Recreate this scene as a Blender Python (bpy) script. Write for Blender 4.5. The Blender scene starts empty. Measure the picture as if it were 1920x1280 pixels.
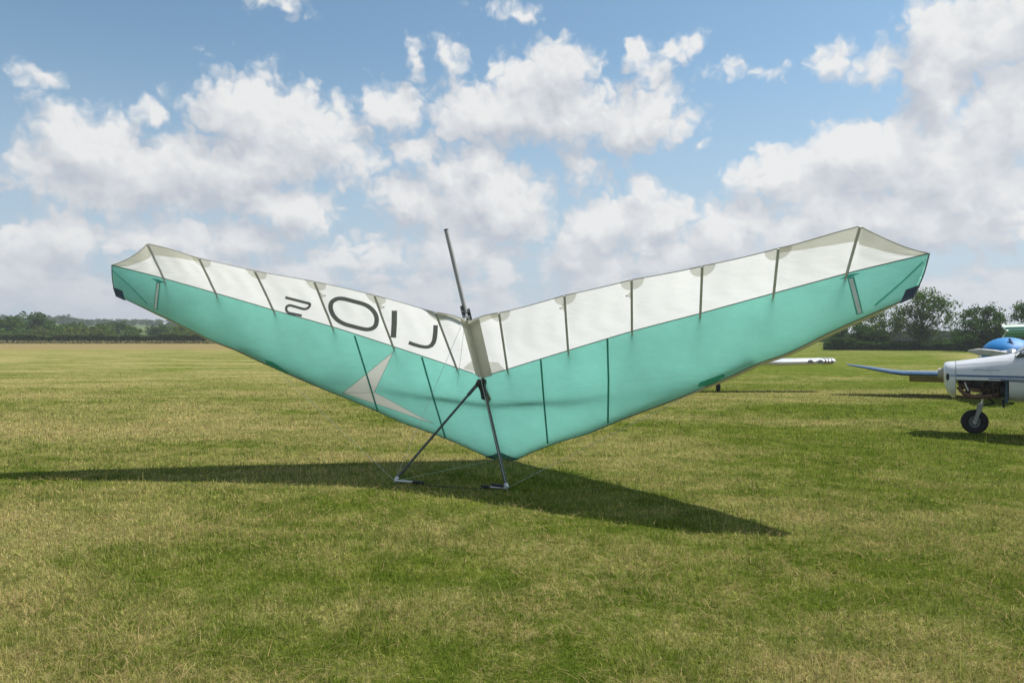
import bpy, bmesh, math, random
import numpy as np
from mathutils import Vector, Matrix
random.seed(7); rng = np.random.default_rng(11)
S = bpy.context.scene; C = S.collection
R = math.radians; PI = math.pi

# ------------------------------------------------------------------ camera
CAMH = 1.7; F = 1440.0; HZ = 628.0
cd = bpy.data.cameras.new('camera'); cam = bpy.data.objects.new('camera', cd); C.objects.link(cam)
cam.location = (0, 0, CAMH); cam.rotation_euler = (R(90), 0, 0)
cd.lens = 27.0; cd.sensor_width = 36.0; cd.shift_y = -12/1920; cd.clip_start = .1; cd.clip_end = 6000
S.camera = cam
S.view_settings.view_transform = 'Standard'; S.view_settings.look = 'None'
S.view_settings.exposure = 0.5; S.view_settings.gamma = 1; S.view_settings.use_curve_mapping = False
S.render.engine = 'CYCLES'
S.cycles.max_bounces = 10; S.cycles.transmission_bounces = 8; S.cycles.transparent_max_bounces = 16
S.cycles.sample_clamp_indirect = 6

# ------------------------------------------------------------------ sun direction (towards the sun)
SUN = Vector((0.65, 0.25, 1.0)).normalized()
SEL = math.asin(SUN.z)
sd = bpy.data.lights.new('sun', 'SUN'); sd.energy = 4.3; sd.angle = R(.6); sd.color = (1, .96, .89)
so = bpy.data.objects.new('sun', sd); C.objects.link(so)
so.rotation_euler = SUN.to_track_quat('Z', 'Y').to_euler(); so.location = (20, 6, 40)

# ------------------------------------------------------------------ node helpers
class G:
    def __init__(s, tree): s.t = tree; s.n = tree.nodes; s.l = tree.links
    def put(s, sock, v):
        if isinstance(v, bpy.types.NodeSocket): s.l.new(v, sock)
        elif v is not None:
            if sock.type == 'RGBA' and len(v) == 3: v = (*v, 1)
            sock.default_value = v
    def m(s, op, a, b=None, c=None, clamp=False):
        n = s.n.new('ShaderNodeMath'); n.operation = op; n.use_clamp = clamp
        for i, v in enumerate((a, b, c)):
            if v is not None: s.put(n.inputs[i], v)
        return n.outputs[0]
    def v(s, op, a, b=None, sc=None):
        n = s.n.new('ShaderNodeVectorMath'); n.operation = op; s.put(n.inputs[0], a)
        if b is not None: s.put(n.inputs[1], b)
        if sc is not None: s.put(n.inputs[3], sc)
        return n.outputs['Value'] if op in ('LENGTH', 'DOT_PRODUCT', 'DISTANCE') else n.outputs[0]
    def noise(s, vec, scale, detail=4, rough=.5, dist=0, col=False, dims='3D'):
        n = s.n.new('ShaderNodeTexNoise'); n.noise_dimensions = dims
        s.put(n.inputs['Vector'], vec); n.inputs['Scale'].default_value = scale
        n.inputs['Detail'].default_value = detail; n.inputs['Roughness'].default_value = rough
        n.inputs['Distortion'].default_value = dist
        return n.outputs[1] if col else n.outputs[0]
    def mr(s, v, a, b, c=0., d=1., smooth=False):
        n = s.n.new('ShaderNodeMapRange'); n.clamp = True
        if smooth: n.interpolation_type = 'SMOOTHSTEP'
        s.put(n.inputs[0], v)
        for i, q in enumerate((a, b, c, d)): s.put(n.inputs[i+1], q)
        return n.outputs[0]
    def mix(s, f, a, b, mode='MIX'):
        n = s.n.new('ShaderNodeMix'); n.data_type = 'RGBA'; n.blend_type = mode
        s.put(n.inputs[0], f); s.put(n.inputs[6], a); s.put(n.inputs[7], b)
        return n.outputs[2]
    def sep(s, v):
        n = s.n.new('ShaderNodeSeparateXYZ'); s.put(n.inputs[0], v); return n.outputs
    def comb(s, x, y, z):
        n = s.n.new('ShaderNodeCombineXYZ')
        for i, q in enumerate((x, y, z)): s.put(n.inputs[i], q)
        return n.outputs[0]
    def bump(s, h, strength=.3, dist=.02):
        n = s.n.new('ShaderNodeBump'); n.inputs['Strength'].default_value = strength
        n.inputs['Distance'].default_value = dist; s.put(n.inputs['Height'], h); return n.outputs[0]

# ------------------------------------------------------------------ sky: Nishita + procedural cumulus in azimuth / elevation
W = bpy.data.worlds.new('World'); S.world = W; W.use_nodes = True
W.node_tree.nodes.clear(); W.cycles.sampling_method = 'MANUAL'; W.cycles.sample_map_resolution = 512
def azel(px, py):
    a = math.atan((px-960)/F); return a, math.atan((HZ-py)/F*math.cos(a))
CL = [ # centre x, y, radius x, radius y, weight (photo pixels, turned into sky angles)
 (170,285,125,85,1),(250,330,230,75,1),(90,320,120,50,.8),(400,330,200,55,.9),
 (450,210,110,80,1),(560,250,150,85,1.05),(640,290,90,60,.8),(480,300,200,60,.95),
 (540,400,105,52,1),(130,440,170,45,.8),(310,440,110,42,.85),(450,455,100,50,.85),(50,480,130,50,.7),
 (1020,150,95,60,1.05),(870,190,75,50,.9),(990,215,270,62,1),(1200,235,105,50,1),(740,200,75,45,.8),(1235,195,55,45,.85),
 (1195,105,32,28,.75),(1230,130,32,28,.75),(1265,92,50,22,.55),(838,98,36,28,.42),(770,135,16,38,.36),
 (1075,310,60,55,.5),(790,285,42,38,.85),(830,330,50,45,.85),(905,310,48,40,1),(880,370,150,75,1.1),(790,385,95,50,1),(960,400,85,70,1),
 (1160,410,110,62,1.05),(1240,420,80,50,.9),(1370,440,95,58,1),(1080,450,80,40,.8),
 (1640,290,180,72,1.05),(1480,330,110,52,.95),(1600,350,180,60,1),(1790,330,190,120,1.05),(1690,410,250,70,.95),
 (1850,60,190,85,1.05),(1760,130,90,110,1),(1900,190,110,120,.95),(1740,30,80,40,.8),
 (1550,112,40,34,.72),(1640,110,48,40,.45),(1450,280,42,15,.55),(1410,125,60,14,.32),(1325,275,18,12,.45),
 (285,220,26,18,.55),(75,155,50,16,.24),(500,5,50,18,.36),(960,8,50,14,.32)]
CL += [(1130,395,50,42,.9),(1195,385,52,45,.95),(1560,395,80,50,.9),(1505,300,50,40,.9),(1440,345,60,40,.9),(700,492,90,42,.72),(870,470,120,60,.8),(1090,490,130,48,.78),(1290,500,130,42,.75),(1500,455,120,60,.85),(560,500,90,36,.68)]
g = bpy.data.node_groups.new('cloud_density', 'ShaderNodeTree')
g.interface.new_socket('P', in_out='INPUT', socket_type='NodeSocketVector')
g.interface.new_socket('D', in_out='OUTPUT', socket_type='NodeSocketFloat'); g.interface.new_socket('Warp', in_out='OUTPUT', socket_type='NodeSocketVector')
q = G(g); gi = g.nodes.new('NodeGroupInput'); go = g.nodes.new('NodeGroupOutput')
P0 = gi.outputs[0]
w1 = q.v('SCALE', q.v('SUBTRACT', q.noise(P0, 7, 2, .55, col=True, dims='2D'), (.5, .5, .5)), sc=.05)
w2 = q.v('SCALE', q.v('SUBTRACT', q.noise(P0, 32, 2, .6, col=True, dims='2D'), (.5, .5, .5)), sc=.028)
Pw = q.v('ADD', P0, q.v('ADD', w1, w2)); Pw = q.v('MULTIPLY', Pw, (1, 1, 0))
best = None
for (x, y, rx, ry, w) in CL:
    a, e = azel(x, y); ca = math.cos(a)
    ra = rx/F*ca*ca*1.14; re = ry/F*ca*1.14
    ln = q.v('LENGTH', q.v('MULTIPLY', q.v('SUBTRACT', Pw, (a, e, 0)), (1/ra, 1/re, 0)))
    d = q.m('MULTIPLY_ADD', ln, -w, w)
    best = d if best is None else q.m('SMOOTH_MAX', best, d, .12)
xyz = q.sep(P0)
# away from the photographed part of the sky the same kind of cumulus goes on, from noise alone
out = q.m('MAXIMUM', q.mr(q.m('ABSOLUTE', xyz[0]), .62, .80), q.mr(xyz[1], .42, .60))
other = q.m('MULTIPLY_ADD', q.noise(P0, 3.2, 1, .5, dims='2D'), 5.0, -2.7)
band = q.mr(xyz[1], .04, .24, .58, -1.5)          # the far cloud banks low over the horizon
bandn = q.m('MULTIPLY', q.m('SUBTRACT', q.noise(q.v('MULTIPLY', P0, (1, 2.2, 1)), 13, 4, .55, dims='2D'), .46), 3.4)
base = q.m('MAXIMUM', best, q.m('ADD', band, bandn))
base = q.m('ADD', q.m('MULTIPLY', base, q.m('SUBTRACT', 1, out)), q.m('MULTIPLY', q.m('MAXIMUM', other, q.m('ADD', band, bandn)), out))
base = q.m('MINIMUM', base, .75)
fl = q.m('MULTIPLY', q.m('SUBTRACT', q.noise(q.v('ADD', P0, w1), 15, 2, .5, dims='2D'), .5), .60)
vo = g.nodes.new('ShaderNodeTexVoronoi'); vo.voronoi_dimensions = '2D'; vo.feature = 'SMOOTH_F1'; vo.inputs['Scale'].default_value = 34
vo.inputs['Smoothness'].default_value = .8; g.links.new(q.v('ADD', P0, w2), vo.inputs['Vector'])
puff = q.m('MULTIPLY_ADD', vo.outputs['Distance'], -.34, .13)
soft = q.m('ADD', q.m('ADD', base, fl), puff)
g.links.new(soft, go.inputs[0]); g.links.new(q.v('ADD', P0, w2), go.inputs[1])

q = G(W.node_tree)
tc = q.n.new('ShaderNodeTexCoord'); d = q.v('NORMALIZE', tc.outputs['Generated'])
x, y, z = q.sep(d)
az = q.m('ARCTAN2', x, y); el = q.m('ARCSINE', z)
pv = q.comb(az, el, 0.)
def dens(vec):
    n = q.n.new('ShaderNodeGroup'); n.node_tree = g; q.put(n.inputs[0], vec); return n.outputs
O0 = dens(pv); O1 = dens(q.v('ADD', pv, (.012, .033, 0.)))
def fine(vec):
    v2 = q.n.new('ShaderNodeTexVoronoi'); v2.voronoi_dimensions = '2D'; v2.feature = 'F1'; v2.inputs['Scale'].default_value = 75; q.put(v2.inputs['Vector'], vec)
    return q.m('ADD', q.m('MULTIPLY', q.m('SUBTRACT', q.noise(vec, 38, 5, .6, dims='2D'), .5), .62), q.m('MULTIPLY_ADD', v2.outputs['Distance'], -.26, .11))
fh = fine(O0[1]); fh2 = fine(q.v('ADD', O0[1], (.0022, .0050, 0.)))
D0 = q.m('ADD', O0[0], fh)
alpha = q.mr(D0, -.07, .44, 0, 1, True)
lit = q.m('MULTIPLY_ADD', q.m('SUBTRACT', O0[0], O1[0]), 1.05, .50, clamp=True)
lit = q.m('ADD', lit, q.m('MULTIPLY', q.m('SUBTRACT', fh, fh2), .65))
lit = q.m('ADD', lit, q.m('MULTIPLY', q.m('SUBTRACT', q.noise(pv, 7, 2, .5, dims='2D'), .5), .5), clamp=True)
ccol = q.mix(lit, (.365, .39, .435), (.61, .61, .605))
ns = q.n.new('ShaderNodeTexSky'); ns.sky_type = 'NISHITA'; ns.sun_disc = False
ns.sun_elevation = SEL; ns.sun_rotation = math.atan2(SUN.x, SUN.y); ns.air_density = 1.0; ns.dust_density = .6; ns.ozone_density = 1.6
ns.altitude = 50
skyc = q.v('SCALE', ns.outputs[0], sc=.094)
skyc = q.mix(1., skyc, (.86, 1.0, .95), 'MULTIPLY')
hz = q.mr(el, 0., .38, .85, 0., True)
sk = q.mix(hz, skyc, (.335, .395, .485))
ccol = q.mix(q.mr(el, 0., .14, .70, 0., True), ccol, (.365, .395, .445))
fin = q.mix(q.m('MULTIPLY', alpha, .96), sk, ccol)
fin = q.mix(q.mr(el, -.02, -.06), fin, (.1, .11, .06))
bg = q.n.new('ShaderNodeBackground'); q.put(bg.inputs[0], fin); bg.inputs[1].default_value = 1.0
wo = q.n.new('ShaderNodeOutputWorld'); q.l.new(bg.outputs[0], wo.inputs[0])

# ------------------------------------------------------------------ materials
def mat(name):
    m = bpy.data.materials.new(name); m.use_nodes = True; m.node_tree.nodes.clear(); q = G(m.node_tree)
    o = q.n.new('ShaderNodeOutputMaterial'); return m, q, o
def pbr(name, col, rough=.5, metal=0, coat=0, var=.12, scale=6, bump=0., bscale=40, spec=.5):
    m, q, o = mat(name); b = q.n.new('ShaderNodeBsdfPrincipled')
    tc = q.n.new('ShaderNodeTexCoord').outputs['Object']
    f = q.noise(tc, scale, 5, .6)
    c = q.mix(q.mr(f, .3, .7), tuple(v*(1-var) for v in col), tuple(min(1, v*(1+var)) for v in col))
    q.put(b.inputs['Base Color'], c); b.inputs['Metallic'].default_value = metal
    q.put(b.inputs['Roughness'], q.mr(f, .2, .8, max(.02, rough-.06), rough+.08))
    b.inputs['Coat Weight'].default_value = coat; b.inputs['Specular IOR Level'].default_value = spec
    if bump: q.put(b.inputs['Normal'], q.bump(q.noise(tc, bscale, 4), bump, .01))
    q.l.new(b.outputs[0], o.inputs[0]); return m
def fabric(name, col, trans=.6, var=.05, wrinkle=.25, gloss=.05, print_mask=False):
    m, q, o = mat(name)
    tc = q.n.new('ShaderNodeTexCoord').outputs['Object']
    f = q.noise(tc, 1.7, 5, .6)
    c = q.mix(q.mr(f, .3, .7), tuple(v*(1-var) for v in col), tuple(min(1, v*(1+var)) for v in col))
    weave = q.noise(tc, 240, 2)
    c = q.mix(q.mr(weave, .3, .7, 0, .06), c, (.1, .1, .1))
    if print_mask:   # the pale arrow emblem sewn into the left underside (uv = body a, b)
        uv = q.n.new('ShaderNodeUVMap'); uv.uv_map = 'body'; u = q.sep(uv.outputs[0])
        def half(p, r):   # inside is on the left of p->r
            nx, ny = -(r[1]-p[1]), (r[0]-p[0]); l = math.hypot(nx, ny); nx /= l; ny /= l
            s = q.m('ADD', q.m('MULTIPLY', u[0], nx), q.m('MULTIPLY_ADD', u[1], ny, -(nx*p[0]+ny*p[1])))
            return s
        mk = None
        for tri in ARROW:
            A = (tri[1][0]-tri[0][0])*(tri[2][1]-tri[0][1])-(tri[1][1]-tri[0][1])*(tri[2][0]-tri[0][0])
            if A < 0: tri = [tri[0], tri[2], tri[1]]
            t = None
            for i in range(3):
                s = half(tri[i], tri[(i+1) % 3]); t = s if t is None else q.m('MINIMUM', t, s)
            mk = t if mk is None else q.m('SMOOTH_MAX', mk, t, .01)
        edge = q.mr(q.m('ABSOLUTE', mk), .002, .006, .55, 0)
        f2 = q.mr(mk, -.001, .001)
        c = q.mix(f2, c, PALE)
        c = q.mix(edge, c, (.02, .08, .06))
    wr = q.noise(q.v('MULTIPLY', tc, (1, 1, 3)), 3.2, 6, .55, 1.2)
    nrm = q.bump(wr, wrinkle, .05)
    di = q.n.new('ShaderNodeBsdfDiffuse'); q.put(di.inputs[0], c); q.put(di.inputs['Normal'], nrm)
    tr = q.n.new('ShaderNodeBsdfTranslucent'); q.put(tr.inputs[0], c); q.put(tr.inputs['Normal'], nrm)
    gl = q.n.new('ShaderNodeBsdfGlossy'); gl.inputs[0].default_value = (1, 1, 1, 1); gl.inputs['Roughness'].default_value = .35
    mx = q.n.new('ShaderNodeMixShader'); mx.inputs[0].default_value = trans
    q.l.new(di.outputs[0], mx.inputs[1]); q.l.new(tr.outputs[0], mx.inputs[2])
    m2 = q.n.new('ShaderNodeMixShader'); m2.inputs[0].default_value = gloss
    q.l.new(mx.outputs[0], m2.inputs[1]); q.l.new(gl.outputs[0], m2.inputs[2])
    q.l.new(m2.outputs[0], o.inputs[0]); return m

# grass colour from world position, shared by the ground sheet and the blades
gg = bpy.data.node_groups.new('grass_colour', 'ShaderNodeTree')
gg.interface.new_socket('P', in_out='INPUT', socket_type='NodeSocketVector')
gg.interface.new_socket('Color', in_out='OUTPUT', socket_type='NodeSocketColor')
gg.interface.new_socket('Dry', in_out='OUTPUT', socket_type='NodeSocketFloat')
q = G(gg); gi = gg.nodes.new('NodeGroupInput'); go = gg.nodes.new('NodeGroupOutput')
P = q.v('MULTIPLY', gi.outputs[0], (1, 1, 0)); px, py, pz = q.sep(P)
Pr = q.v('ADD', P, q.v('SCALE', q.noise(P, .25, 2, col=True), sc=2.2))
n1 = q.noise(q.v('MULTIPLY', Pr, (.55, 1, 1)), .42, 4, .6)
n2 = q.noise(Pr, 2.6, 4, .6)
n3 = q.noise(q.v('MULTIPLY', P, (.30, 1, 1)), .38, 3, .55)     # mowing streaks across the view
n4 = q.noise(P, 15, 3, .6)
side = q.mr(q.m('DIVIDE', px, q.m('MAXIMUM', q.m('MULTIPLY_ADD', q.m('ABSOLUTE', py), .5, 3), .1)), -1.2, 1.1, .15, -.22)
dry = q.m('ADD', q.m('MULTIPLY', n1, 1.3), q.m('ADD', q.m('MULTIPLY', n2, .75), q.m('ADD', q.m('MULTIPLY', n3, .75), q.m('ADD', q.m('MULTIPLY', n4, .7), side))))
dry = q.mr(dry, 1.54, 2.08)
# paler cut band where the aircraft stand, rough straw strip before the hedge on the left
def bandf(v, a, b, w): return q.m('MULTIPLY', q.mr(v, a-w, a+w, 0, 1, True), q.mr(v, b-w, b+w, 1, 0, True))
pyw = q.m('ADD', py, q.m('MULTIPLY', q.m('SUBTRACT', n1, .5), 4.))
b1 = q.m('MULTIPLY', bandf(q.m('ADD', pyw, q.m('MULTIPLY', px, -.12)), 18.2, 22.5, .8), q.mr(px, 2, 8))
b2 = q.m('MULTIPLY', q.mr(pyw, 84, 96), q.mr(px, 20, 35, 1, 0))
b3 = q.m('MULTIPLY', bandf(pyw, 40, 66, 5), .25)
path = q.m('MULTIPLY', bandf(pyw, 52, 70, 5), q.mr(q.m('SUBTRACT', px, q.m('MULTIPLY', py, .50)), 2.5, 6))
dry = q.m('ADD', dry, q.m('ADD', q.m('MULTIPLY', b1, .42), q.m('ADD', q.m('MULTIPLY', b2, .55), q.m('MULTIPLY', path, .6))), clamp=True)
green = q.mix(q.mr(n2, .3, .7), (.125, .182, .024), (.208, .258, .038))
dryc = q.mix(q.mr(n4, .35, .65), (.40, .365, .12), (.53, .46, .20))
colr = q.mix(dry, green, dryc)
colr = q.mix(q.m('MULTIPLY', b2, .6), colr, (.33, .235, .12))
q.l.new(colr, go.inputs[0]); q.l.new(dry, go.inputs[1])

def grass_mat(name, blades):
    m, q, o = mat(name)
    P = q.n.new('ShaderNodeNewGeometry').outputs['Position']
    gr = q.n.new('ShaderNodeGroup'); gr.node_tree = gg; q.put(gr.inputs[0], P); c = gr.outputs[0]
    if blades:
        at = q.n.new('ShaderNodeAttribute'); at.attribute_name = 'rnd'; u = q.sep(at.outputs['Vector'])
        straw = q.mix(u[2], (.44, .34, .17), (.30, .22, .10))
        f = q.mr(q.m('MULTIPLY_ADD', gr.outputs[1], .42, u[0]), 1.02, 1.12)
        c = q.mix(f, c, straw)
        c = q.mix(1., c, q.mix(u[1], (.62, .66, .6), (1.5, 1.4, 1.45)), 'MULTIPLY')
        di = q.n.new('ShaderNodeBsdfDiffuse'); q.put(di.inputs[0], c)
        tr = q.n.new('ShaderNodeBsdfTranslucent'); q.put(tr.inputs[0], c)
        mx = q.n.new('ShaderNodeMixShader'); mx.inputs[0].default_value = .35
        q.l.new(di.outputs[0], mx.inputs[1]); q.l.new(tr.outputs[0], mx.inputs[2]); q.l.new(mx.outputs[0], o.inputs[0])
    else:
        near = q.mr(q.v('LENGTH', P), 8, 40, .50, .62)
        fine = q.noise(P, 60, 4, .7); mid = q.noise(q.v('MULTIPLY', P, (1, .45, 1)), 5, 5, .75)
        k = q.m('MULTIPLY', q.mr(fine, .3, .7, .62, 1.38), q.mr(mid, .3, .7, .70, 1.30))
        c = q.mix(1., c, q.comb(k, k, k), 'MULTIPLY')
        c = q.mix(1., c, q.comb(near, near, near), 'MULTIPLY')
        b = q.n.new('ShaderNodeBsdfDiffuse'); q.put(b.inputs[0], c)
        q.put(b.inputs['Normal'], q.bump(q.m('ADD', fine, mid), .7, .03)); q.l.new(b.outputs[0], o.inputs[0])
    return m
M_ground = grass_mat('mown_turf', False); M_blades = grass_mat('grass_blades', True)

def leaf_mat(name, ca, cb, tr=.45):
    m, q, o = mat(name)
    at = q.n.new('ShaderNodeAttribute'); at.attribute_name = 'rnd'; u = q.sep(at.outputs['Vector'])
    c = q.mix(u[0], ca, cb); c = q.mix(1., c, q.mix(u[1], (.65, .65, .65), (1.3, 1.3, 1.3)), 'MULTIPLY')
    di = q.n.new('ShaderNodeBsdfDiffuse'); q.put(di.inputs[0], c)
    t = q.n.new('ShaderNodeBsdfTranslucent'); q.put(t.inputs[0], c)
    mx = q.n.new('ShaderNodeMixShader'); mx.inputs[0].default_value = tr
    q.l.new(di.outputs[0], mx.inputs[1]); q.l.new(t.outputs[0], mx.inputs[2]); q.l.new(mx.outputs[0], o.inputs[0]); return m

# arrow emblem in body coordinates: filled in once the glider frame is known
ARROW = None; PALE = (.80, .78, .72)

# ------------------------------------------------------------------ object helpers
def tag(o, label=None, cat=None, group=None, kind=None):
    if label: o['label'] = label
    if cat: o['category'] = cat
    if group: o['group'] = group
    if kind: o['kind'] = kind
    return o
def empty(name, loc=(0, 0, 0), rot=(0, 0, 0)):
    o = bpy.data.objects.new(name, None); o.empty_display_size = .3; C.objects.link(o)
    o.location = loc; o.rotation_euler = rot; return o
def mesh(name, v, f, m=None, parent=None, smooth=False, uv=None, rnd=None, world_parent=False):
    me = bpy.data.meshes.new(name)
    v = np.asarray(v, dtype=np.float32)
    if isinstance(f, np.ndarray):
        k = f.shape[1]; me.vertices.add(len(v)); me.vertices.foreach_set('co', v.ravel())
        me.loops.add(f.size); me.loops.foreach_set('vertex_index', f.ravel().astype(np.int32))
        me.polygons.add(len(f)); me.polygons.foreach_set('loop_start', np.arange(0, f.size, k, dtype=np.int32))
        me.update(calc_edges=True)
    else:
        me.from_pydata([tuple(map(float, p)) for p in v], [], f)
    if smooth: me.polygons.foreach_set('use_smooth', [True]*len(me.polygons))
    if uv is not None:
        L = me.uv_layers.new(name='body'); idx = np.empty(len(me.loops), np.int32); me.loops.foreach_get('vertex_index', idx)
        L.data.foreach_set('uv', np.asarray(uv, np.float32)[idx].ravel())
    if rnd is not None:
        a = me.attributes.new('rnd', 'FLOAT_VECTOR', 'POINT'); a.data.foreach_set('vector', np.asarray(rnd, np.float32).ravel())
    if m: me.materials.append(m)
    me.validate(verbose=False)
    o = bpy.data.objects.new(name, me); C.objects.link(o)
    if parent: o.parent = parent
    return o
class MB:
    """collects shapes into one mesh"""
    def __init__(s): s.v = []; s.f = []
    def add(s, v, f):
        n = len(s.v); s.v += [tuple(p) for p in v]; s.f += [tuple(i+n for i in q) for q in f]; return s
    def tube(s, pts, r, n=10, cap=True, flat=1.0, up=None):
        pts = [Vector(p) for p in pts]; rr = r if hasattr(r, '__len__') else [r]*len(pts)
        V = []; ref = Vector(up) if up else None
        for i, p in enumerate(pts):
            t = (pts[min(i+1, len(pts)-1)]-pts[max(i-1, 0)]).normalized()
            if ref is None: ref = Vector((0, 0, 1)) if abs(t.z) < .9 else Vector((1, 0, 0))
            a = t.cross(ref).normalized(); b = a.cross(t).normalized()
            for k in range(n):
                w = 2*PI*k/n; V.append(p+a*math.cos(w)*rr[i]*flat+b*math.sin(w)*rr[i])
        Fc = []
        for i in range(len(pts)-1):
            for k in range(n): Fc.append((i*n+k, i*n+(k+1) % n, (i+1)*n+(k+1) % n, (i+1)*n+k))
        if cap: Fc.append(tuple(range(n))[::-1]); Fc.append(tuple((len(pts)-1)*n+k for k in range(n)))
        return s.add(V, Fc)
    def box(s, c, d, rot=None, bev=0):
        bm = bmesh.new(); bmesh.ops.create_cube(bm, size=1); 
        for v in bm.verts: v.co = Vector((v.co.x*d[0], v.co.y*d[1], v.co.z*d[2]))
        if bev: bmesh.ops.bevel(bm, geom=bm.edges[:], offset=bev, segments=2, affect='EDGES')
        M = (rot.to_4x4() if rot else Matrix()); bm.verts.ensure_lookup_table()
        s.add([M @ v.co+Vector(c) for v in bm.verts], [tuple(v.index for v in f.verts) for f in bm.faces]); bm.free(); return s
    def ball(s, c, r, n=16, m_=10):
        r = r if hasattr(r, '__len__') else (r, r, r); V = []; Fc = []
        for i in range(m_+1):
            t = PI*i/m_
            for k in range(n): V.append((c[0]+r[0]*math.sin(t)*math.cos(2*PI*k/n), c[1]+r[1]*math.sin(t)*math.sin(2*PI*k/n), c[2]+r[2]*math.cos(t)))
        for i in range(m_):
            for k in range(n): Fc.append((i*n+k, (i+1)*n+k, (i+1)*n+(k+1) % n, i*n+(k+1) % n))
        return s.add(V, Fc)
    def loft(s, rings, cap=True):
        n = len(rings[0]); V = [p for r in rings for p in r]; Fc = []
        for i in range(len(rings)-1):
            for k in range(n): Fc.append((i*n+k, i*n+(k+1) % n, (i+1)*n+(k+1) % n, (i+1)*n+k))
        if cap: Fc.append(tuple(range(n))[::-1]); Fc.append(tuple((len(rings)-1)*n+k for k in range(n)))
        return s.add(V, Fc)
    def build(s, name, m, parent=None, smooth=True, bevel=0):
        o = mesh(name, s.v, s.f, m, parent, smooth)
        if smooth:
            try: o.data.set_sharp_from_angle(angle=R(38))
            except Exception: pass
        return o

# ------------------------------------------------------------------ ground
n = 60; xs = np.concatenate([-np.geomspace(1900, 2, n), np.geomspace(2, 1900, n)]); ys = np.concatenate([[-400, -100, -30, -5], np.geomspace(1, 2400, 90)])
X, Y = np.meshgrid(xs, ys); Z = np.zeros_like(X)
V = np.stack([X, Y, Z], -1).reshape(-1, 3); nx_ = len(xs); ny_ = len(ys)
I = np.arange(nx_*ny_).reshape(ny_, nx_); Fq = np.stack([I[:-1, :-1], I[:-1, 1:], I[1:, 1:], I[1:, :-1]], -1).reshape(-1, 4)
tag(mesh('field', V, Fq, M_ground), 'mown airfield grass stretching to the hedges', None, None, 'structure')

def vnoise(x, y, sc, sd):
    r_ = np.random.default_rng(sd).random((257, 257)); u = (x*sc) % 256; v = (y*sc) % 256; i = u.astype(int); j = v.astype(int); fu = u-i; fv = v-j
    fu = fu*fu*(3-2*fu); fv = fv*fv*(3-2*fv)
    return (r_[i, j]*(1-fu)+r_[i+1, j]*fu)*(1-fv)+(r_[i, j+1]*(1-fu)+r_[i+1, j+1]*fu)*fv
def grass_blades(name, count, d0, d1, hmin, hmax, wk, lean, label, seedrnd, straw=False):
    u = rng.random(count); dd = d0*(d1/d0)**u                       # density falls as 1/d^2
    xx = (rng.random(count)*2-1)*.84*dd
    L = rng.uniform(hmin, hmax, count)*(.45+.65*vnoise(xx, dd, 1.1, 5)+.75*vnoise(xx, dd, 5.5, 6))
    ang = rng.random(count)*2*PI; ln = np.abs(rng.normal(0, lean, count)); ln = np.clip(ln, 0, 1.5)
    if straw:
        keep = vnoise(xx, dd, .9, 9)*.6+vnoise(xx, dd, 3.1, 10)*.6 > rng.random(count)*.45+.38; ang = vnoise(xx, dd, 2.2, 12)*12+rng.normal(0, .8, count)
        L = np.where(keep, L, .004)
    L = L*np.clip((d1-dd)/(d1*.5), .12, 1)
    w = np.clip(wk*dd, .0022, .016)*rng.uniform(.7, 1.3, count)
    dx, dy = np.cos(ang), np.sin(ang); a2 = ang+PI/2+rng.normal(0, .6, count); sx, sy = np.cos(a2), np.sin(a2)
    V = np.zeros((count, 5, 3), np.float32)
    base = np.stack([xx, dd, np.zeros(count)], -1)
    if straw: base[:, 2] = rng.uniform(.012, .045, count)
    def pt(t, curve):
        hz_ = L*t*np.sin(ln*(.5+curve*.6)); vt = L*t*np.cos(np.clip(ln*(.5+curve*.6), 0, 1.45))
        if straw: vt = vt*.25
        return base+np.stack([dx*hz_, dy*hz_, vt], -1)
    p1 = pt(.55, .4); p2 = pt(1., 1.)
    off = np.stack([sx, sy, np.zeros(count)], -1)*w[:, None]*.5
    V[:, 0] = base-off; V[:, 1] = base+off; V[:, 2] = p1+off*.8; V[:, 3] = p1-off*.8; V[:, 4] = p2
    o = np.arange(count)[:, None]*5
    tri = np.concatenate([o+np.array([[0, 1, 2]]), o+np.array([[0, 2, 3]]), o+np.array([[3, 2, 4]])], 0)
    r = np.repeat(rng.random((count, 1, 3)), 5, 1).reshape(-1, 3)
    if straw: r[:, 0] = 1.5
    ob = mesh(name, V.reshape(-1, 3), tri.astype(np.int32), M_blades, rnd=r)
    return tag(ob, label, 'grass', None, 'stuff')
grass_blades('grass', 460000, 2.6, 44, .020, .050, .0009, 1.12, 'short mown grass, green and straw coloured, covering the airfield', 1)
grass_blades('dry_clippings', 60000, 2.6, 18, .05, .17, .00055, 1.2, 'dry straw clippings lying loose on the mown grass', 2, True)
grass_blades('grass_stalks', 2600, 3.0, 26, .10, .20, .00055, .45, 'few taller thin grass stalks standing above the mown turf', 3)

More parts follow.
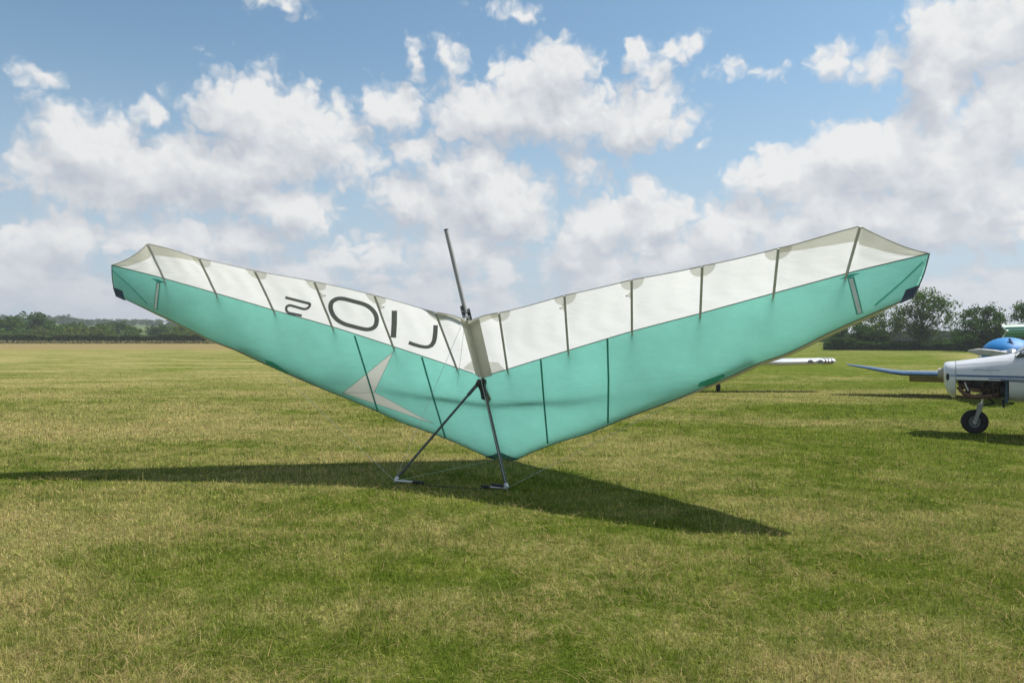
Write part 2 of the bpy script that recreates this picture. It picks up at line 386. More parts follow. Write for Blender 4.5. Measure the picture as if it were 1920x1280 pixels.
# ------------------------------------------------------------------ trees and hedges
M_bark = pbr('bark', (.09, .075, .055), .9, bump=.4, bscale=12)
M_leaf_a = leaf_mat('leaf_mid_green', (.050, .110, .016), (.110, .180, .030))
M_leaf_b = leaf_mat('leaf_dark_green', (.036, .090, .018), (.080, .145, .032))
M_leaf_c = leaf_mat('leaf_yellow_green', (.080, .130, .022), (.150, .190, .040))
M_hedge = leaf_mat('hedge_leaf', (.075, .125, .030), (.165, .215, .060))
def leaves(pts, size, name, m, parent=None, droop=0):
    n = len(pts); pts = np.asarray(pts)
    a = rng.normal(size=(n, 3)); a /= np.linalg.norm(a, axis=1)[:, None]
    b = rng.normal(size=(n, 3)); b -= (a*b).sum(1)[:, None]*a; b /= np.linalg.norm(b, axis=1)[:, None]
    s = size*rng.uniform(.55, 1.35, n)[:, None]
    V = np.stack([pts-a*s*.5, pts+b*s*.33, pts+a*s*.5, pts-b*s*.33], 1).reshape(-1, 3)
    Fq = np.arange(n*4, dtype=np.int32).reshape(-1, 4)
    r = np.repeat(rng.random((n, 1, 3)), 4, 1).reshape(-1, 3)
    return mesh(name, V, Fq, m, parent, rnd=r)
def tree(name, loc, h, w, m, label, nl=4200, leaf=.22, trunk=.2, lobes=16, open_=.5, base=.25, seed=1, group='trees beyond the airfield', cat='tree', droop=0.):
    rs = np.random.default_rng(seed); root = empty(name, loc); tag(root, label, cat, group)
    mb = MB(); top = h*.78
    tp = [(rs.normal(0, .03*h*i/4), rs.normal(0, .03*h*i/4), top*i/5) for i in range(6)]
    mb.tube(tp, [trunk*(1-.15*i) for i in range(6)], 7)
    cs = []
    for i in range(lobes):
        t = base+(1-base)*((i+.5)/lobes); 
        prof = math.sin(PI*min(1, max(.06, (t-base*.6)/(1.02-base*.6))))**.55
        a = rs.random()*2*PI; rr = w*.5*prof*rs.uniform(.35, .95)
        c = np.array([math.cos(a)*rr, math.sin(a)*rr, h*min(.93, t*.97)]); cs.append((c, w*rs.uniform(.12, .23)))
        k = min(5, max(1, int(t*4))); s0 = Vector(tp[min(k, 4)])*1.0; s0.z = min(s0.z, c[2]*.8)
        mid = (s0+Vector(c))*.5+Vector((0, 0, -.04*h))
        mb.tube([s0, mid, c], [trunk*.4, trunk*.24, trunk*.08], 5)
    mb.build('trunk', M_bark, root)
    P = []
    per = nl//lobes
    for c, r in cs:
        sub = [c+rs.normal(0, r*.55, 3)*np.array([1, 1, .7]) for _ in range(9)]
        for sc in sub:
            k = per//9; d = rs.normal(size=(k, 3)); d /= np.linalg.norm(d, axis=1)[:, None]
            P.append(sc+d*(r*open_*rs.random((k, 1))**.45)*np.array([1, 1, .75]))
    PP = np.concatenate(P); PP[:, 2] = np.maximum(PP[:, 2], .15)*h/np.percentile(PP[:, 2], 99.7); leaves(PP, leaf, 'crown', m, root)
    return root
def at(px, dist, z=0.): return Vector(((px-960)/F*dist, dist, z))
def zpx(py, dist): return CAMH-(py-HZ)/F*dist
def copy_tree(o, loc, label, sc=(1, 1, 1), rz=0):
    r = o.copy(); C.objects.link(r); r.location = loc; r.scale = sc; r.rotation_euler = (0, 0, rz); r['label'] = label
    for ch in o.children: c = ch.copy(); C.objects.link(c); c.parent = r
    return r
def hedge(name, x0, x1, y0, y1, h, dpt, n, leaf, m, label, var=.25, group='hedges round the airfield'):
    t = rng.random(n); cx = x0+(x1-x0)*t; cy = y0+(y1-y0)*t
    hh = h*(1+var*(np.sin(cx*.9)*.35+np.sin(cx*.37+1)*.4+np.sin(cx*2.7)*.25))
    z = hh*(1-rng.random(n)**1.8); face = rng.random(n) < .6
    yy = cy+np.where(face, -dpt/2+rng.normal(0, .15, n), rng.uniform(-dpt/2, dpt/2, n))
    P = np.stack([cx+rng.normal(0, .3, n), yy, z], -1)
    o = leaves(P, leaf, 'foliage', m)
    root = empty(name, ((x0+x1)/2, (y0+y1)/2, 0)); o.parent = root; o.matrix_parent_inverse = Matrix.Translation((-(x0+x1)/2, -(y0+y1)/2, 0))
    # the dark twiggy core inside
    k = 60; V = []; Fc = []
    for i in range(k+1):
        s = i/k; x = x0+(x1-x0)*s; y = y0+(y1-y0)*s; hc = h*.72*(1+.12*math.sin(x*.9))
        V += [(x, y-dpt*.38, -.1), (x, y-dpt*.36, hc), (x, y+dpt*.36, hc), (x, y+dpt*.38, -.1)]
    for i in range(k):
        for j in range(3): Fc.append((i*4+j, i*4+j+1, (i+1)*4+j+1, (i+1)*4+j))
    b = mesh('branches', V, Fc, m, rnd=np.full((len(V), 3), .2)); b.parent = root
    b.matrix_parent_inverse = o.matrix_parent_inverse
    return tag(root, label, 'hedge', group)

# left: low hedge at 150 m, trees behind, hill with a pale field
hedge('hedge', -125, -48, 153, 153, 1.75, 2.2, 26000, .34, M_hedge, 'long low clipped hedge along the straw strip at the left of the field')
hedge('hedge', -48, 36, 153, 140, 1.75, 2.2, 14000, .42, M_hedge, 'middle stretch of low hedge hidden behind the glider')
hedge('hedge', 36, 50.6, 88, 84.5, 1.0, 2.4, 12000, .22, M_leaf_b, 'dark hedge at the right under the big open tree', .5)
hedge('hedge', 60, 82, 112, 108, 1.15, 2., 9000, .25, M_leaf_b, 'short dark hedge beyond the gap between the two right trees')
hedge('hedge', 30, 140, 190, 180, 2.3, 3, 9000, .7, M_leaf_b, 'distant tall hedge line low on the horizon at the right', .5)

pts = np.stack([rng.uniform(-118, 30, 9000), 151.2-np.abs(rng.normal(0, .9, 9000)), rng.random(9000)**2*.62], -1)
tag(leaves(pts, .34, 'rough_grass', leaf_mat('rough_straw', (.30, .25, .12), (.20, .22, .08), .3)), 'tall rough straw grass at the foot of the left hedge', 'grass', None, 'stuff')
# hill on the left with its pale field
hx = np.linspace(-620, 60, 70); hy = np.linspace(270, 900, 40); X, Y = np.meshgrid(hx, hy)
def hillz(X, Y):
    ridge = 8.2+2.5*np.clip((-X-120)/250, 0, 1.3)
    e = np.clip((Y-290)/260, 0, 1); e = e*e*(3-2*e)
    ex = np.clip((20-X)/170, 0, 1); ex = ex*ex*(3-2*ex)
    return ridge*e*ex-.5
Z = hillz(X, Y); I = np.arange(X.size).reshape(X.shape); Fq = np.stack([I[:-1, :-1], I[:-1, 1:], I[1:, 1:], I[1:, :-1]], -1).reshape(-1, 4)
m_hill, q, o = mat('hill_pasture'); b = q.n.new('ShaderNodeBsdfDiffuse'); P = q.n.new('ShaderNodeNewGeometry').outputs['Position']
q.put(b.inputs[0], q.mix(q.mr(q.noise(P, .02, 4), .35, .65), (.085, .13, .045), (.13, .17, .065))); q.l.new(b.outputs[0], o.inputs[0])
tag(mesh('hill', np.stack([X, Y, Z], -1).reshape(-1, 3), Fq, m_hill, smooth=True), 'low hill with a pale green field', None, None, 'structure')

# tree prototypes for the wooded left horizon
protoA = tree('broadleaf_tree', at(18, 178), 6.2, 8, M_leaf_a, 'x', 2600, .55, .25, 14, .75, .12, 3, 'trees on the left horizon')
protoB = tree('broadleaf_tree', at(60, 185), 7.2, 8.5, M_leaf_b, 'x', 2600, .6, .28, 14, .7, .15, 4, 'trees on the left horizon')
protoC = tree('bush', at(150, 172), 4.0, 8, M_leaf_c, 'x', 2000, .5, .16, 12, .8, .05, 5, 'trees on the left horizon', 'bush')
protoA['label'] = 'mid green tree behind the hedge at the far left edge of the field'
protoB['label'] = 'dark green tree second from the far left edge behind the hedge'
protoC['label'] = 'yellow green bush behind the hedge below the left wing tip'
wood = [ # px, dist, top py, width px, proto
 (100,190,603,46,'A'),(140,200,606,44,'B'),(185,185,608,42,'A'),(220,205,604,38,'B'),(250,188,613,34,'A'),(290,200,612,30,'B'),(310,215,608,30,'B'),(345,190,610,40,'A'),(380,195,612,44,'B'),(420,190,612,44,'A'),
 (0,195,606,50,'B'),(40,210,603,44,'A'),(80,172,614,40,'C'),(180,172,615,34,'C'),(205,174,617,30,'C'),(120,174,618,36,'A'),(30,172,616,44,'A'),(60,174,618,30,'B'),(330,176,616,30,'C'),(360,176,618,34,'C'),(-40,185,606,60,'A')]
WL = ['mid green tree left of the wing tip, third rounded crown of the back row','dark tree of the wood just left of the tallest far clump','broad mid green tree of the wood just left of the wing tip','small dark tree directly under the left wing tip','low mid green tree before the pale hill field','narrow dark tree standing in front of the pale hill field','dark tree at the right end of the pale hill field','mid green tree below the teal sail, right of the pale field','last dark tree before the sail edge hides the wood','mid green tree half hidden behind the teal leading edge',
'dark tree at the left border of the picture behind the hedge','mid green tree near the left border, back row','yellow green bush near the left border above the hedge','pale yellow green bush right of the wood middle, above the hedge','smallest yellow green bush below the left wing tip','mid green low tree at the middle of the hedge','yellow green bush nearest the left border','dark low tree above the hedge near the left border','yellow green bush right of the pale hill field','low mid green tree touching the sail edge above the hedge','mid green tree cut by the left border of the picture']
adj = {'A': 'mid green', 'B': 'dark green', 'C': 'yellow green'}
for i, (px, dist, tp, wp, k) in enumerate(wood):
    pr = {'A': protoA, 'B': protoB, 'C': protoC}[k]; H0 = {'A': 6.2, 'B': 7.2, 'C': 4.0}[k]; W0 = {'A': 8, 'B': 8.5, 'C': 8}[k]
    hh = zpx(tp, dist); ww = wp/F*dist*1.25
    far = 'nearer row' if dist < 180 else ('back row' if dist > 198 else 'middle row')
    copy_tree(pr, at(px, dist), WL[i], (ww/W0, ww/W0, hh/H0*1.05), rng.random()*6)
# ridge trees far on the hill
ORD = ['first','second','third','fourth','fifth','sixth','seventh','eighth','ninth','tenth','eleventh','twelfth','thirteenth','fourteenth','fifteenth','sixteenth','seventeenth','eighteenth','nineteenth','twentieth','twenty-first','twenty-second','twenty-third','twenty-fourth','twenty-fifth','twenty-sixth']
ridge = [(6,588,14),(34,590,16),(48,593,14),(66,594,22),(90,591,26),(112,590,26),(124,588,22),(150,598,26),(170,600,20),(186,600,16),(196,598,12),(207,599,12),(222,601,20),(238,603,18),(254,603,22),(270,603,20),(286,606,20),(300,608,18),(320,609,14),(335,610,24),(352,611,16),(-20,592,24),(10,600,20),(30,601,26),(80,600,26),(140,603,26)]
ridge.sort()
for i, (px, tp, wp) in enumerate(ridge):
    dist = 520+30*math.sin(i*2.3); p = at(px, dist); gz = float(hillz(np.array(p.x), np.array(p.y))); p.z = gz-.6
    hh = max(4.5, zpx(tp, dist)-gz); ww = wp/F*dist*1.2; pr = protoB if i % 2 else protoA; H0 = 7.2 if i % 2 else 6.2; W0 = 8.5 if i % 2 else 8
    copy_tree(pr, p, f'hazy far tree on the left hill skyline, {ORD[i]} from the left border', (ww/W0, ww/W0, hh/H0), rng.random()*6)['group'] = 'far trees along the hill skyline'
for i, (px, tp, wp) in enumerate([(246,606,26),(262,607,24),(285,614,22),(315,618,26),(300,612,26)]):
    dist = 330+10*i; p = at(px, dist); gz = float(hillz(np.array(p.x), np.array(p.y))); p.z = gz-.4
    hh = max(3.5, zpx(tp, dist)-gz); ww = wp/F*dist
    if i >= 2: copy_tree(protoB, p, f'far dark tree in front of the pale hill field, {ORD[i-2]} beside the left wing tip', (ww/8.5, ww/8.5, hh/7.2), i)['group'] = 'trees at the foot of the pale hill field'
# right-hand trees near the hedge
tree('ash_tree', at(1728, 88), zpx(541, 88), 6.6, M_leaf_a, 'tall open-crowned tree with sky showing through, just right of the right wing tip', 9500, .21, .19, 34, .62, .20, 21, 'trees along the right hedge')
tree('ash_tree', at(1648, 92), zpx(574, 92), 5.4, M_leaf_c, 'pale thin-leaved tree partly hidden under the right wing tip', 4200, .19, .13, 20, .6, .1, 22, 'trees along the right hedge')
tree('hawthorn_tree', at(1606, 90), zpx(604, 90), 5.0, M_leaf_b, 'dark bushy tree left of the pale thin tree above the hedge', 4600, .24, .15, 16, .75, .02, 23, 'trees along the right hedge')
tree('hawthorn_tree', at(1655, 88), zpx(598, 88), 3.4, M_leaf_a, 'small round dark tree in front of the pale thin tree', 2600, .22, .12, 10, .75, .05, 24, 'trees along the right hedge')
tree('oak_tree', at(1843, 80), zpx(571, 80), 5.0, M_leaf_b, 'dark full tree behind the blue canopy cover', 8000, .21, .2, 26, .62, .12, 25, 'trees along the right hedge')
tree('hawthorn_tree', at(1812, 79), zpx(617, 79), 3.0, M_leaf_b, 'low dark bush at the left foot of the dark full tree', 3600, .2, .1, 12, .8, .0, 26, 'trees along the right hedge')
tree('hawthorn_tree', at(1868, 79), zpx(612, 79), 3.2, M_leaf_b, 'low dark bush at the right foot of the dark full tree', 3600, .2, .1, 12, .8, .0, 27, 'trees along the right hedge')
tree('oak_tree', at(1936, 82), zpx(560, 82), 4.4, M_leaf_b, 'dark tree cut off by the right edge of the picture', 6500, .22, .2, 22, .65, .05, 28, 'trees along the right hedge')
for i, (px, tp, wp) in enumerate([(1560,622,50),(1690,622,40),(1715,624,36),(1740,618,40),(1770,621,36),(1790,622,30)]):
    dist = 240+12*i; p = at(px, dist)
    copy_tree(protoB, p, f'small far tree low on the right horizon, {ORD[i]} from the teal sail', ((wp/F*dist)/8.5,)*2+(zpx(tp, dist)/7.2,), i)['group'] = 'small far trees on the right horizon'
# ------------------------------------------------------------------ the hang glider
N0 = Vector((-.1252, 10.4057, .03)); KK = Vector((-.1684, -.568, .8056)); LL = Vector((.952, -.3058, -.0166)); NN = Vector((-.2558, -.7641, -.5922))
FITN = Vector((-.1252, 10.4057, .05))
GL = empty('hang_glider', N0)
tag(GL, 'white and teal hang glider parked on its nose and control bar, sail facing the camera', 'hang glider')
def B(a, b, h): return FITN+KK*a+LL*b+NN*h       # body -> world
def part(mb, name, m, parent=None, smooth=True):
    o = mb.build(name, m, smooth=smooth); glue(o, parent or GL); return o
def glue(o, parent):
    o.parent = parent
    o.matrix_parent_inverse = Matrix.Translation(-N0) if parent == GL else Matrix()
    return o
bs = np.array([0, .2, .45, .85, 1.30, 1.53, 2.0, 2.23, 2.6, 3.0, 3.3, 3.54, 3.93, 4.58, 4.72])
LEa = np.array([-.06, .00, .165, .41, .645, .80, 1.10, 1.238, 1.475, 1.742, 1.955, 2.09, 2.385, 2.85, 2.95])
tb = np.array([0, .4, 1.19, 1.96, 2.71, 3.445, 4.167, 4.70])
TEa = np.array([2.27, 2.386, 2.577, 2.776, 2.974, 3.17, 3.377, 3.15]); TEh = np.array([.03, .01, -.07, -.075, -.02, -.015, -.045, .09])
ub = np.array([0, .336, 1.14, 1.916, 2.674, 3.413, 4.078, 4.70])
UEa = np.array([1.41, 1.52, 1.82, 2.115, 2.38, 2.658, 2.914, 3.15]); UEh = np.array([.0, -.02, -.04, -.04, -.02, .01, .05, .09])
def smooth_interp(x, xp, fp):      # monotone-ish cubic through the stations
    x = np.asarray(x, float); d = np.gradient(fp, xp); i = np.clip(np.searchsorted(xp, x)-1, 0, len(xp)-2)
    h = xp[i+1]-xp[i]; t = np.clip((x-xp[i])/h, 0, 1)
    return (2*t**3-3*t**2+1)*fp[i]+(t**3-2*t**2+t)*h*d[i]+(-2*t**3+3*t**2)*fp[i+1]+(t**3-t**2)*h*d[i+1]
def stretch(s): return .062*np.clip((s-4.167)/.533, 0, 1)
def le(s):   # s = span coordinate 0..4.70 ; LE b reaches 4.60 at the tip
    b = s*(4.60/4.70); return smooth_interp(b, bs, LEa), b+stretch(s)*.45, .08*b-.06*np.clip((b-4)/.6, 0, 1)*0
def ue(s): return np.interp(s, ub, UEa), s+stretch(s), smooth_interp(s, ub, UEh)
def te(s):
    s = np.asarray(s, float); a = np.interp(s, tb, TEa); i = np.clip(np.searchsorted(tb, s)-1, 0, len(tb)-2)
    t = (s-tb[i])/(tb[i+1]-tb[i]); dp = np.array([.0, .03, .032, .03, .028, .03, .045])[i]
    return a-dp*4*t*(1-t), s+stretch(s), smooth_interp(s, tb, TEh)
NS = 150; SP = np.unique(np.concatenate([np.linspace(0, 4.70, NS), tb, ub])); NS = len(SP)
def lerp3(p, q_, c):
    return tuple(p[i]*(1-c)+q_[i]*c for i in range(3))
def tipb(s, c, b): return b+.012*np.sin(PI*np.clip(c, 0, 1))*np.clip((s-4.3)/.4, 0, 1)
def lower(s, c):     # underside, c 0 at leading edge .. 1 at the teal edge
    a, b, h = lerp3(le(s), ue(s), c); k = np.clip(1-s/5.2, 0, 1)**.6
    cell = .012*np.sin(PI*c)*np.sin(s*8)
    h = h+(.07*k)*np.sin(PI*np.clip(c, 0, 1)**.8)+cell*.4
    return a, tipb(s, c, b), h
def upper(s, c):     # top skin of the double-surface part
    a, b, h = lerp3(le(s), ue(s), c); k = np.clip(1-s/5.3, .12, 1)
    return a, tipb(s, c, b), h-.26*k*(np.sqrt(np.clip(c, 0, 1))*(1-c)*1.7)-.012*(1-c)
def rear(s, c):      # single skin behind the teal edge
    a, b, h = lerp3(ue(s), te(s), c)
    i = np.clip(np.searchsorted(tb, s)-1, 0, len(tb)-2); t = np.clip((s-tb[i])/(tb[i+1]-tb[i]), 0, 1)
    bil = .035*np.sin(PI*t)*(.25+.75*c)*np.clip((4.72-s)/.5, 0, 1)
    wr = .004*np.sin(s*23+c*9+3*np.sin(c*5))*np.sin(PI*c)
    return a, b, h-bil*np.sin(PI*np.clip(c, 0, 1)*.5+.3)+wr
def grid(fn, side, nc, c0=0., c1=1., s0=0., s1=4.70):
    ss = SP[(SP >= s0-1e-6) & (SP <= s1+1e-6)]; cc = np.linspace(c0, c1, nc)
    Sg, Cg = np.meshgrid(ss, cc, indexing='ij'); a, b, h = fn(Sg.ravel(), Cg.ravel()); b = b*side
    k = np.array(KK); l = np.array(LL); nn = np.array(NN)
    V = np.array(FITN)+a[:, None]*k+b[:, None]*l+h[:, None]*nn
    I = np.arange(len(V)).reshape(len(ss), nc)
    Fq = np.stack([I[:-1, :-1], I[1:, :-1], I[1:, 1:], I[:-1, 1:]], -1).reshape(-1, 4)
    if side < 0: Fq = Fq[:, ::-1].copy()
    return V, Fq, np.stack([a, b], -1)
def proj(V):
    V = np.asarray(V); return np.stack([960+F*V[:, 0]/V[:, 1], HZ-F*(V[:, 2]-CAMH)/V[:, 1]], -1)
# surface lookup: photo pixel -> point on the sail skin (used for seams, battens and lettering)
SK = {}
for side in (-1, 1):
    for nm, fn, nc in (('low', lower, 40), ('rear', rear, 24)):
        V, Fq, ab = grid(fn, side, nc); T = np.concatenate([Fq[:, [0, 1, 2]], Fq[:, [0, 2, 3]]]); pr = proj(V)
        SK[(side, nm)] = (V, T, pr[T], ab)
def onskin(px, py, off=.004, side=None, which=None):
    best = None
    for key, (V, T, tp, ab) in SK.items():
        if side and key[0] != side: continue
        if which and key[1] != which: continue
        A, Bb, Cc = tp[:, 0], tp[:, 1], tp[:, 2]
        d = (Bb[:, 0]-A[:, 0])*(Cc[:, 1]-A[:, 1])-(Bb[:, 1]-A[:, 1])*(Cc[:, 0]-A[:, 0]); d = np.where(np.abs(d) < 1e-9, 1e-9, d)
        u = ((px-A[:, 0])*(Cc[:, 1]-A[:, 1])-(py-A[:, 1])*(Cc[:, 0]-A[:, 0]))/d
        v = ((Bb[:, 0]-A[:, 0])*(py-A[:, 1])-(Bb[:, 1]-A[:, 1])*(px-A[:, 0]))/d
        bad = np.maximum(0, -u)+np.maximum(0, -v)+np.maximum(0, u+v-1)
        size = np.abs(d); i = int(np.argmin(bad*np.sqrt(size)+(size < .02)*50))
        sc = float(bad[i]*math.sqrt(size[i]))
        if best is None or sc < best[0]-1e-6:
            uu, vv = (float(u[i]), float(v[i])); uu = max(-.5, min(1.5, uu)); vv = max(-.5, min(1.5, vv))
            w = np.array([1-uu-vv, uu, vv]); p = (V[T[i]]*w[:, None]).sum(0)
            best = (sc, p, (ab[T[i]]*w[:, None]).sum(0))
    return Vector(best[1])+NN*off, best[2]
# arrow emblem corners in body coordinates
pA = lambda x, y: tuple(onskin(x, y, 0, -1, 'low')[1])
a1, a2, a3, a4, a5 = pA(737, 660), pA(642, 736), pA(813, 794), pA(702, 735), pA(707, 722)
a4b = pA(699, 728)
ARROW = [[a1, a2, a4], [a2, a3, a4], [a1, a4b, a5]]
M_white = fabric('white_sailcloth', (.77, .775, .77), .60, wrinkle=.16)
M_teal = fabric('teal_sailcloth', (.31, .79, .68), .75, print_mask=True, wrinkle=.45, var=.09)
M_cream = fabric('cream_leading_edge', (.62, .60, .48), .25)
M_patch = fabric('reinforcing_cloth', (.85, .84, .79), .73)
M_tealdark = fabric('dark_teal_webbing_and_shade', (.05, .40, .31), .3)  # sprog pockets, zip flaps and the painted batten shade
M_print = fabric('dark_grey_print', (.16, .17, .17), .55, wrinkle=.1, gloss=.02)
M_navy = pbr('navy_tip_patch', (.035, .05, .08), .6)
M_alu = pbr('aluminium_tube', (.42, .42, .40), .38, .75)
M_alu_d = pbr('dark_anodised_tube', (.06, .07, .065), .28, .6)
M_steel = pbr('steel', (.55, .55, .54), .3, .9)
M_black = pbr('black_rubber', (.02, .02, .02), .7)
M_batten = pbr('batten_grey', (.50, .49, .46), .6)
M_seam = pbr('seam_thread', (.13, .16, .13), .8)
M_pocket = fabric('keel_pocket_cloth', (.58, .57, .49), .38)
def skin(name, fn, side, nc, m, c0=0, c1=1, s0=0, s1=4.70):
    V, Fq, ab = grid(fn, side, nc, c0, c1, s0, s1)
    return glue(mesh(name, V, Fq, m, smooth=True, uv=ab), GL)
for side in (-1, 1):
    skin('undersurface', lower, side, 26, M_teal)
    skin('top_surface', upper, side, 26, M_white, .035, 1)
    skin('rear_panel', rear, side, 20, M_white)
    # rounded cream leading-edge wrap, ahead of the teal seam
    def wrap(s, c):
        a, b, h = le(s); e = 1e-2; a2_, b2_, _ = le(np.clip(s+e, 0, 4.71)); a1_, b1_, _ = le(np.clip(s-e, 0, 4.71))
        ta, tb_ = a2_-a1_, b2_-b1_; l = np.hypot(ta, tb_)+1e-9; ea, eb = -tb_/l, ta/l
        w = (.022+.062*np.clip((s-.9)/2.2, 0, 1)*np.clip((4.75-s)/.5, .3, 1))*np.sin(PI*np.clip(c*.7, 0, 1)); dn = -.07*(1-np.cos(PI*c))*.5
        au, bu, hu = upper(s, np.full_like(s, .035))
        f = c**3
        return (a+ea*w)*(1-f)+au*f, (b+eb*w)*(1-f)+bu*f, (h+dn)*(1-f)+hu*f
    skin('leading_edge', wrap, side, 10, M_cream)
    # seams along the two teal edges
    mb = MB(); mb.tube([B(*(lambda p: (p[0], p[1]*side, p[2]+.004))([float(v) for v in ue(s)])) for s in np.linspace(.12, 4.69, 60)], .0055, 6)
    part(mb, 'seam', M_seam)
    mb = MB(); mb.tube([B(*(lambda p: (p[0], p[1]*side, p[2]+.003))([float(v) for v in le(s)])) for s in np.linspace(.12, 4.69, 60)], .005, 6)
    part(mb, 'seam', M_seam)
    mb = MB(); mb.tube([B(*(lambda p: (p[0], p[1]*side, p[2]+.001))([float(v) for v in rear(s, 1.)])) for s in np.linspace(.05, 4.69, 130)], .005, 6)
    part(mb, 'trailing_edge_hem', M_batten)
    mb = MB(); mb.tube([B(*(lambda p: (p[0], p[1]*side, p[2]))([float(v) for v in lower(4.70, c)])) for c in np.linspace(0, 1, 12)], .006, 6)
    part(mb, 'wing_tip_hem', M_seam)
    # leading-edge tube and cross bar inside the sail
    mb = MB(); mb.tube([B(*(lambda p: (p[0]+.05, p[1]*side, p[2]-.05))([float(v) for v in le(s)])) for s in np.linspace(.1, 3.3, 20)], .026, 8)
    part(mb, 'leading_edge_tube', M_alu)
    mb = MB(); mb.tube([B(a, b*side, h) for a, b, h in [(.955, .0, -.002), (1.03, .6, .014), (1.12, 1.15, .027), (1.30, 1.9, -.006), (1.42, 2.25, -.05), (1.66, 2.8, .0)]], [.03, .032, .032, .03, .028, .022], 10)
    part(mb, 'cross_bar', M_alu)
    # battens: bare on the white panel, inside the double surface ahead of it
    for i in range(1, 7):
        s = tb[i]; su = ub[i]
        pts = []
        for c in np.linspace(0, 1, 9):      # rear part
            p = rear(s*c+su*(1-c), c); pts.append(B(float(p[0]), side*float(p[1]), float(p[2])+.010))
        part(MB().tube(pts, .0145, 7), 'batten', M_batten)
        pts = []
        for c in np.linspace(1, .3, 12):
            p = upper(su, c); gap = .012
            pts.append(B(float(p[0]), side*float(p[1]), float(p[2])+gap))
        part(MB().tube(pts, .011, 6), 'batten_front', M_batten)
        # rounded reinforcing patch at the trailing edge
        if i < 6:
            mv = []; mf = []; r_ = .125; nr = 6; na = 14
            for rI in range(nr+1):
                for aI in range(na+1):
                    th = PI*aI/na; rr = r_*rI/nr; ds = rr*math.cos(th)*1.05; dc = rr*math.sin(th)*1.0
                    ss = s+ds; tea = te(ss); uea = ue(ss); ch = float(tea[0]-uea[0]); c = 1-dc/ch
                    p = rear(np.array([ss]), np.array([c])); mv.append(B(float(p[0][0]), side*float(p[1][0]), float(p[2][0])+.004))
            for rI in range(nr):
                for aI in range(na):
                    k = rI*(na+1)+aI; mf.append((k, k+1, k+na+2, k+na+1))
            part(MB().add(mv, mf), 'reinforcing_patch', M_patch)
        # batten tip cord
    # triangular bridle tabs beside battens 2 and 3
    for i, c in ((2, .80), (3, .72)):
        s = tb[i]
        P_ = []
        for (ds, dc) in ((-.006, .10), (-.006, -.10), (-.075, 0)):
            sI = s+(ds if side > 0 else (-ds if False else -ds*-1)); sI = s+ds*(1 if side > 0 else 1)
            p = rear(np.array([sI]), np.array([c+dc])); P_.append(B(float(p[0][0]), side*float(p[1][0]), float(p[2][0])+.006))
        part(MB().add(P_, [(0, 1, 2)]), 'bridle_tab', M_patch)
        part(MB().ball(P_[2], .010, 8, 6), 'grommet', M_batten)

def strip(pts, name, m, w=.03, off=.006, side=None, which=None, ends=True, flat=True, sub=1):
    """flat sewn strip lying on the skin through photo points"""
    P = []
    for i in range(len(pts)-1):
        for k in range(6):
            t = k/6; P.append(onskin(pts[i][0]*(1-t)+pts[i+1][0]*t, pts[i][1]*(1-t)+pts[i+1][1]*t, off, side, which)[0])
    P.append(onskin(*pts[-1], off, side, which)[0])
    V = []; Fc = []
    for i, p in enumerate(P):
        t = (P[min(i+1, len(P)-1)]-P[max(0, i-1)]).normalized(); sd = t.cross(NN).normalized()*w*.5
        V += [p-sd, p+sd]
    for i in range(len(P)-1): Fc.append((2*i, 2*i+1, 2*i+3, 2*i+2))
    return part(MB().add(V, Fc), name, m)
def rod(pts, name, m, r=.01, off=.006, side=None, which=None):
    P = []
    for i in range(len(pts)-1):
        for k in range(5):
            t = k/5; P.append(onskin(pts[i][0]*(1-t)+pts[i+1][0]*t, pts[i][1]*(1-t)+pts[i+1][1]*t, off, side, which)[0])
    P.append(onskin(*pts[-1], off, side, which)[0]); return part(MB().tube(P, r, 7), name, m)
def poly(pts, name, m, off=.004, side=None, which=None, cuts=5):
    """polygon of cloth on the skin, finely triangulated so that it follows the curve"""
    bm = bmesh.new(); vs = [bm.verts.new((x, y, 0)) for x, y in pts]; bm.faces.new(vs)
    bmesh.ops.triangulate(bm, faces=bm.faces[:])
    for _ in range(3):
        bmesh.ops.subdivide_edges(bm, edges=[e for e in bm.edges if e.calc_length() > 14], cuts=1); bmesh.ops.triangulate(bm, faces=bm.faces[:])
    bm.verts.ensure_lookup_table()
    V = [onskin(v.co.x, v.co.y, off, side, which)[0] for v in bm.verts]; Fc = [tuple(v.index for v in f.verts) for f in bm.faces]; bm.free()
    return part(MB().add(V, Fc), name, m)
# dark teal rods on the cloth, painting the shade of battens behind it
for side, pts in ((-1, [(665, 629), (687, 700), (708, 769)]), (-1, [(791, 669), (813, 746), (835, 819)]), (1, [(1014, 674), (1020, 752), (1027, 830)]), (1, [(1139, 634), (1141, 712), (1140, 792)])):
    rod(pts, 'batten_shade', M_tealdark, .011, .004, side, 'low')
# sprogs near the tips
for side, pts in ((-1, [(297.5, 528), (292, 580)]), (1, [(1595, 519), (1612, 588)])):
    strip(pts, 'sprog_pocket', M_tealdark, .062, .006, side, 'low'); strip([(pts[0][0], pts[0][1]+2), (pts[1][0], pts[1][1]-2)], 'sprog', pbr('sprog_grey', (.62, .70, .66), .5), .036, .011, side, 'low')
poly([(285, 521), (297, 523), (311, 529), (298, 530)], 'zip_flap', M_tealdark, .009, -1)
poly([(1573, 523), (1593, 513), (1613, 511), (1594, 519)], 'zip_flap', M_tealdark, .009, 1)
